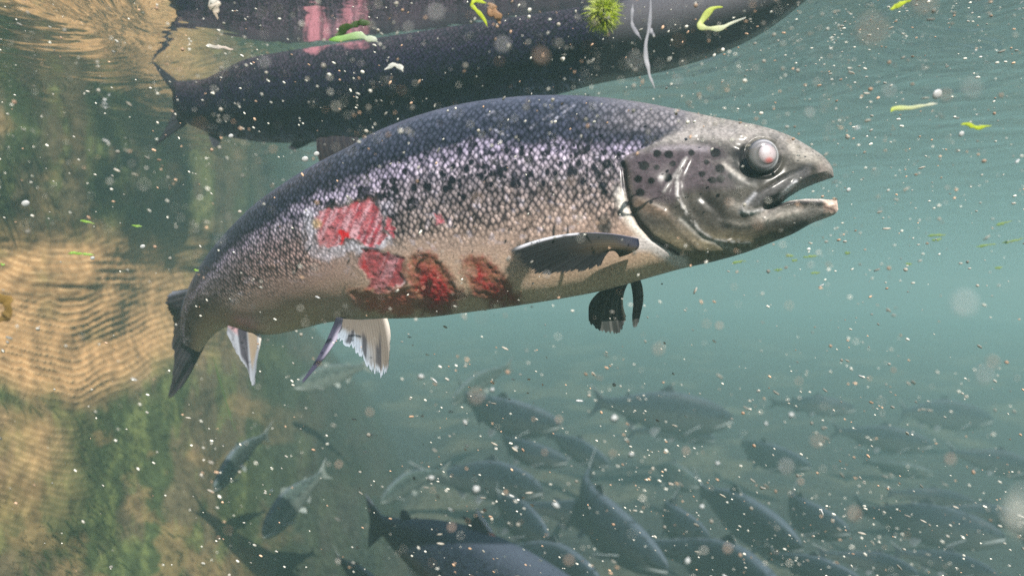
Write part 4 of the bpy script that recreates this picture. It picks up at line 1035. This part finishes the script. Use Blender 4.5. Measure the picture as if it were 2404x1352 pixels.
strands("weed_filament", [([(500, 838), (515, 890), (532, 950), (553, 1012)], 0.0018, 1.15, (0.10, 0.17, 0.06), (0.14, 0.22, 0.09))], "long faint green filament hanging below the anal fin", "weed")
strands("leaf_scrap", [([(2412, 1150), (2396, 1180), (2390, 1210), (2404, 1245)], 0.0008, 0.085, (0.75, 0.75, 0.72), (0.7, 0.68, 0.6))], "blurred whitish scrap close to the lens at the right edge", "leaf scrap")
strands("leaf_scrap", [([(-14, 690), (8, 700), (22, 722), (18, 745), (-10, 752)], 0.0040, 0.40, (0.30, 0.19, 0.05), (0.26, 0.17, 0.06))], "ochre leaf scrap at the left edge in front of the golden bank", "leaf scrap")
strands("skin_shred", [([(497, 0), (506, 18), (510, 40)], 0.0042, 0.44, WT, (0.75, 0.62, 0.5))], "bright white shred at the top edge above the left fork of the mirrored fish", "shred")
strands("skin_shred", [([(483, 107), (510, 111), (548, 117)], 0.0022, 0.7, WT, (0.75, 0.62, 0.55))], "narrow white shred in the notch above the mirrored fish's tail", "shred")

# spiky moss ball at the top edge
def moss():
    c = np.array(P(1416, 30, 0.44)); rg = np.random.default_rng(5)
    Vs, Qs, Cs, n = [], [], [], 0
    for k in range(700):
        d = rg.normal(size=3); d /= np.linalg.norm(d)
        L = rg.uniform(0.006, 0.0155); w = rg.uniform(0.00025, 0.0006)
        sd = np.cross(d, rg.normal(size=3)); sd /= np.linalg.norm(sd); s2 = np.cross(d, sd)
        b = d * 0.002; m = d * L * .6 + sd * rg.normal() * .0012; e = d * L + sd * rg.normal() * .002 + np.array((0, 0, -.001))
        V = []
        for p, ww in ((b, w), (m, w * .8), (e, w * .15)):
            for q in range(4): V.append(p + sd * ww * math.cos(q * math.pi / 2) + s2 * ww * math.sin(q * math.pi / 2))
        Vs.append(np.array(V)); Qs.append(grid_faces(3, 4, True) + n); n += 12
        cc = np.array((0.55, 0.66, 0.04)) if rg.random() < .6 else np.array((0.68, 0.74, 0.28))
        Cs.append(np.repeat([cc * .6, cc, cc * 1.1 + .05], 4, 0))
    o = link("moss_tuft", mesh("moss_tuft", np.concatenate(Vs), np.concatenate(Qs), {"Col": np.concatenate(Cs)}), M_WEED, None, c)
    tag(o, "round bristly yellow green moss tuft at the top edge above the fish's nape", "moss")
moss()

# ------------------------------------------------------------------ specks in the water
M_SPECK = [mat_plain("silt_pale", (0.46, 0.42, 0.36), 0.6, 0.2, 400, 0.3), mat_plain("silt_tan", (0.44, 0.29, 0.20), 0.7, 0.2, 400, 0.3), mat_plain("silt_white", (0.62, 0.62, 0.62), 0.4, 0.1, 400, 0.3)]
def speck_mesh(name, seed, mat, elong):
    V, Q = ball((0, 0, 0), 1.0, 0.7, 0.62 if elong else 0.9, 10, 7)
    rg = np.random.default_rng(seed)
    V = V * (1 + 0.35 * (fbm(V[:, 0] * 2 + seed, V[:, 2] * 2 + V[:, 1], seed, 2) - 0.5))[:, None]
    if elong: V = V * (1.7, 1, 0.75)
    me = mesh(name, V, Q); me.materials.append(mat); return me
M_SPECK += [mat_plain("silt_dim", (0.24, 0.23, 0.20), 0.8, 0.2, 400, 0.3), mat_plain("silt_bright", (0.80, 0.76, 0.68), 0.5, 0.2, 400, 0.3)]
KINDS = [("speck", speck_mesh("speck", 1, M_SPECK[0], False)), ("speck", speck_mesh("speck", 2, M_SPECK[0], True)), ("speck", speck_mesh("speck", 3, M_SPECK[1], False)), ("speck", speck_mesh("speck", 4, M_SPECK[2], True)), ("speck", speck_mesh("speck", 5, M_SPECK[3], False)), ("speck", speck_mesh("speck", 6, M_SPECK[3], True)), ("speck", speck_mesh("speck", 7, M_SPECK[4], False))]
rg = np.random.default_rng(11)
allsp = []
while len(allsp) < 3900:
    u = rg.uniform(-20, 2424); y = rg.uniform(-20, 1372)
    dens = 0.32
    if y < 340 and u > 480: dens = 1.0
    if u > 1850 and y < 560: dens = 1.0
    if u > 1500 and 720 > y > 560: dens = 0.5
    if y > 880 and u > 1000: dens = 0.62
    if u < 460 and y > 560: dens = 0.12
    if u < 500 and y < 560: dens = 0.5
    if 640 < y < 900 and u > 1000: dens = 0.38
    cl = float(fbm(np.array([u / 170.0]), np.array([y / 130.0]), 99, 3)[0])
    if rg.random() > dens * (0.25 + 1.6 * max(0, cl - 0.28)): continue
    d = (rg.uniform(0.30, 0.54) if rg.random() < 0.6 else rg.uniform(0.14, 0.3)) if rg.random() < 0.62 else rg.uniform(0.5, 1.6)
    if u > 1950 or y > 800: d = d + rg.uniform(0, 0.3)
    pxr = min(np.exp(rg.normal(math.log(1.95), 0.5)), 5.5)           # radius in photograph pixels
    z = (CV - y) / F * d
    if z > SURF_Z - 0.006: continue
    allsp.append((pxr, u, y, d))
allsp.sort(reverse=True)
big, rest = allsp[:270], allsp[270:]
def speck_rot(u, y, r):
    # settling drift: strands lean away from the middle of the picture, as the current carries them
    a = math.atan2(-(y - 676) * 0.5 - 60, (u - 1202)) if u > 1202 else math.atan2((y - 676) * 0.5 - 120, 1202 - u)
    a = -0.5 if y > 700 and u > 900 else (0.25 if u > 1700 else (-0.55 if u < 900 else 0.9))
    return a + r.normal() * 0.25
for pxr, u, y, d in big:
    k = int(rg.choice([0, 1, 1, 2, 3, 4, 5, 5])) if not (y < 340 and 500 < u < 1900) else int(rg.choice([0, 0, 2, 4, 6]))
    o = bpy.data.objects.new("speck", KINDS[k][1]); COL.objects.link(o)
    rad = pxr / F * d
    o.location = P(u, y, d); o.scale = (rad, rad, rad); o.rotation_euler = (rg.normal() * .3, -speck_rot(u, y, rg), rg.normal() * .3)
    tag(o, "tiny pale speck of silt drifting in the water", "speck", "specks of silt drifting in the water")
# the countless finer ones
Vb, Qb = ball((0, 0, 0), 1.5, 0.8, 0.8, 6, 5)
Vs, Qs, Cs = [], [], []
n = 0
for pxr, u, y, d in rest:
    rad = pxr / F * d; a = -speck_rot(u, y, rg); c, s = math.cos(a), math.sin(a)
    V = Vb * rad * (rg.uniform(.7, 1.25), 1, 1); V = np.stack([V[:, 0] * c + V[:, 2] * s, V[:, 1], -V[:, 0] * s + V[:, 2] * c], -1) + np.array(P(u, y, d))
    Vs.append(V); Qs.append(Qb + n); n += len(V)
    cc = (np.array((0.46, 0.44, 0.39)) if rg.random() < .75 else np.array((0.42, 0.27, 0.18))) * rg.uniform(.4, 1.8)
    Cs.append(np.repeat([cc], len(V), 0))
tag(link("fine_silt", mesh("fine_silt", np.concatenate(Vs), np.concatenate(Qs), {"Col": np.concatenate(Cs)}), mat_attr("fine_silt", 0.7, 0.3, 300, 0.0001)), "countless fine pale grains of silt in the water", "silt", kind="stuff")

# soft flocs close to the lens (out of focus) and some on the focal plane
FLOCS = [(2045, 78, 34, .14, 1), (2165, 8, 28, .13, 1), (2278, 210, 22, .15, 0), (2085, 215, 15, .18, 0), (1492, 148, 20, .18, 0), (1180, 106, 17, .22, 0), (1270, 133, 18, .2, 1), (1900, 265, 11, .24, 0), (1022, 30, 18, .2, 0),
         (958, 66, 12, .25, 0), (620, 148, 13, .22, 0), (1590, 190, 12, .2, 0), (2220, 225, 14, .2, 1), (1122, 468, 13, .24, 1), (1340, 428, 11, .26, 1), (1712, 476, 10, .3, 1), (1778, 527, 13, .25, 1), (1416, 520, 8, .3, 1), (1283, 645, 9, .25, 0),
         (2262, 712, 28, .12, 0), (2330, 850, 15, .16, 1), (1118, 930, 18, .18, 1), (1312, 985, 9, .25, 1), (868, 968, 10, .2, 1), (1060, 1237, 10, .25, 1), (1918, 1035, 15, .17, 1), (1845, 1095, 17, .15, 0), (1708, 1287, 11, .2, 1),
         (1278, 1062, 8, .25, 1), (1438, 1064, 9, .25, 1), (1610, 1058, 9, .25, 1), (2005, 1205, 16, .16, 1), (2310, 880, 20, .13, 0), (1688, 765, 9, .25, 1), (1545, 820, 14, .18, 1), (1335, 1315, 12, .2, 1), (795, 1090, 9, .25, 1), (1880, 1130, 8, .2, 1), (2230, 1078, 13, .17, 1)]
fm = [speck_mesh("floc", 21, mat_plain("floc_white", (0.72, 0.70, 0.68), 0.7, 0.2, 300, 0.3), False), speck_mesh("floc", 22, mat_plain("floc_tan", (0.66, 0.48, 0.38), 0.7, 0.2, 300, 0.3), False)]
for u, y, r, d, k in FLOCS:
    o = bpy.data.objects.new("floc", fm[k]); COL.objects.link(o); d = 1 / (1.667 + r * 2.3 / F / 0.00469); rad = r * 0.55 / F * d
    o.location = P(u, y, d); o.scale = (rad, rad, rad); o.rotation_euler = (rg.uniform(0, 6), rg.uniform(0, 6), rg.uniform(0, 6))
    tag(o, ("pale" if k == 0 else "tan") + " soft floc drifting close to the lens", "floc", ("pale" if k == 0 else "tan") + " flocs close to the lens")
# bright loose scales beside the flank and pale added bits standing in for shoal fin tips
for u, y, r, d in [(716, 374, 8, .60), (743, 362, 7, .60), (217, 606, 5, .6), (335, 579, 6, .6), (2257, 315, 8, .45), (2200, 222, 14, .42), (1992, 446, 6, .5), (60, 478, 9, .5), (542, 320, 6, .62)]:
    V, Q = ball((0, 0, 0), 1, 0.35, 0.8, 14, 9)
    o = link("loose_scale", mesh("loose_scale", V * (r / F * d), Q), M_SPECK[2], None, P(u, y, d)); o.rotation_euler = (0.3, -0.5, 0.2)
    tag(o, "loose white fish scale glinting in the water", "scale", "loose white scales")
for u, y, r, d in [(1092, 992, 8, 1.7), (1210, 1052, 7, 1.7), (1440, 983, 11, 1.7), (1482, 1066, 8, 1.7), (1012, 1122, 8, 1.7), (1117, 1150, 11, 1.7), (1305, 1187, 12, 1.7), (1648, 1190, 8, 1.7), (1613, 1318, 11, 1.7), (988, 884, 9, 1.8), (1155, 915, 7, 1.8), (1684, 1088, 8, 1.8), (1858, 975, 8, 2.0), (1798, 995, 7, 2.0), (905, 850, 6, 1.9), (566, 1095, 6, 1.5), (1165, 1350 - 20, 5, 1.7)]:
    th = np.linspace(0, 2 * math.pi, 7)[:-1] + rg.uniform(0, 6); rr = r / F * d * rg.uniform(.6, 1.2, 6)
    ring = np.stack([rr * np.cos(th), 0 * th, rr * np.sin(th)], -1)
    V = np.concatenate([[(0, -r / F * d * .18, 0)], ring, [(0, r / F * d * .18, 0)]])
    Q = np.array([(0, 1 + i, 1 + (i + 1) % 6) for i in range(6)] + [(7, 1 + (i + 1) % 6, 1 + i) for i in range(6)])
    o = link("fintip", mesh("fintip", V, Q, smooth=False), M_SPECK[2], None, P(u, y, d))
    tag(o, "ragged pale flake added among the shoal", "fintip", "added pale fin tips among the shoal")
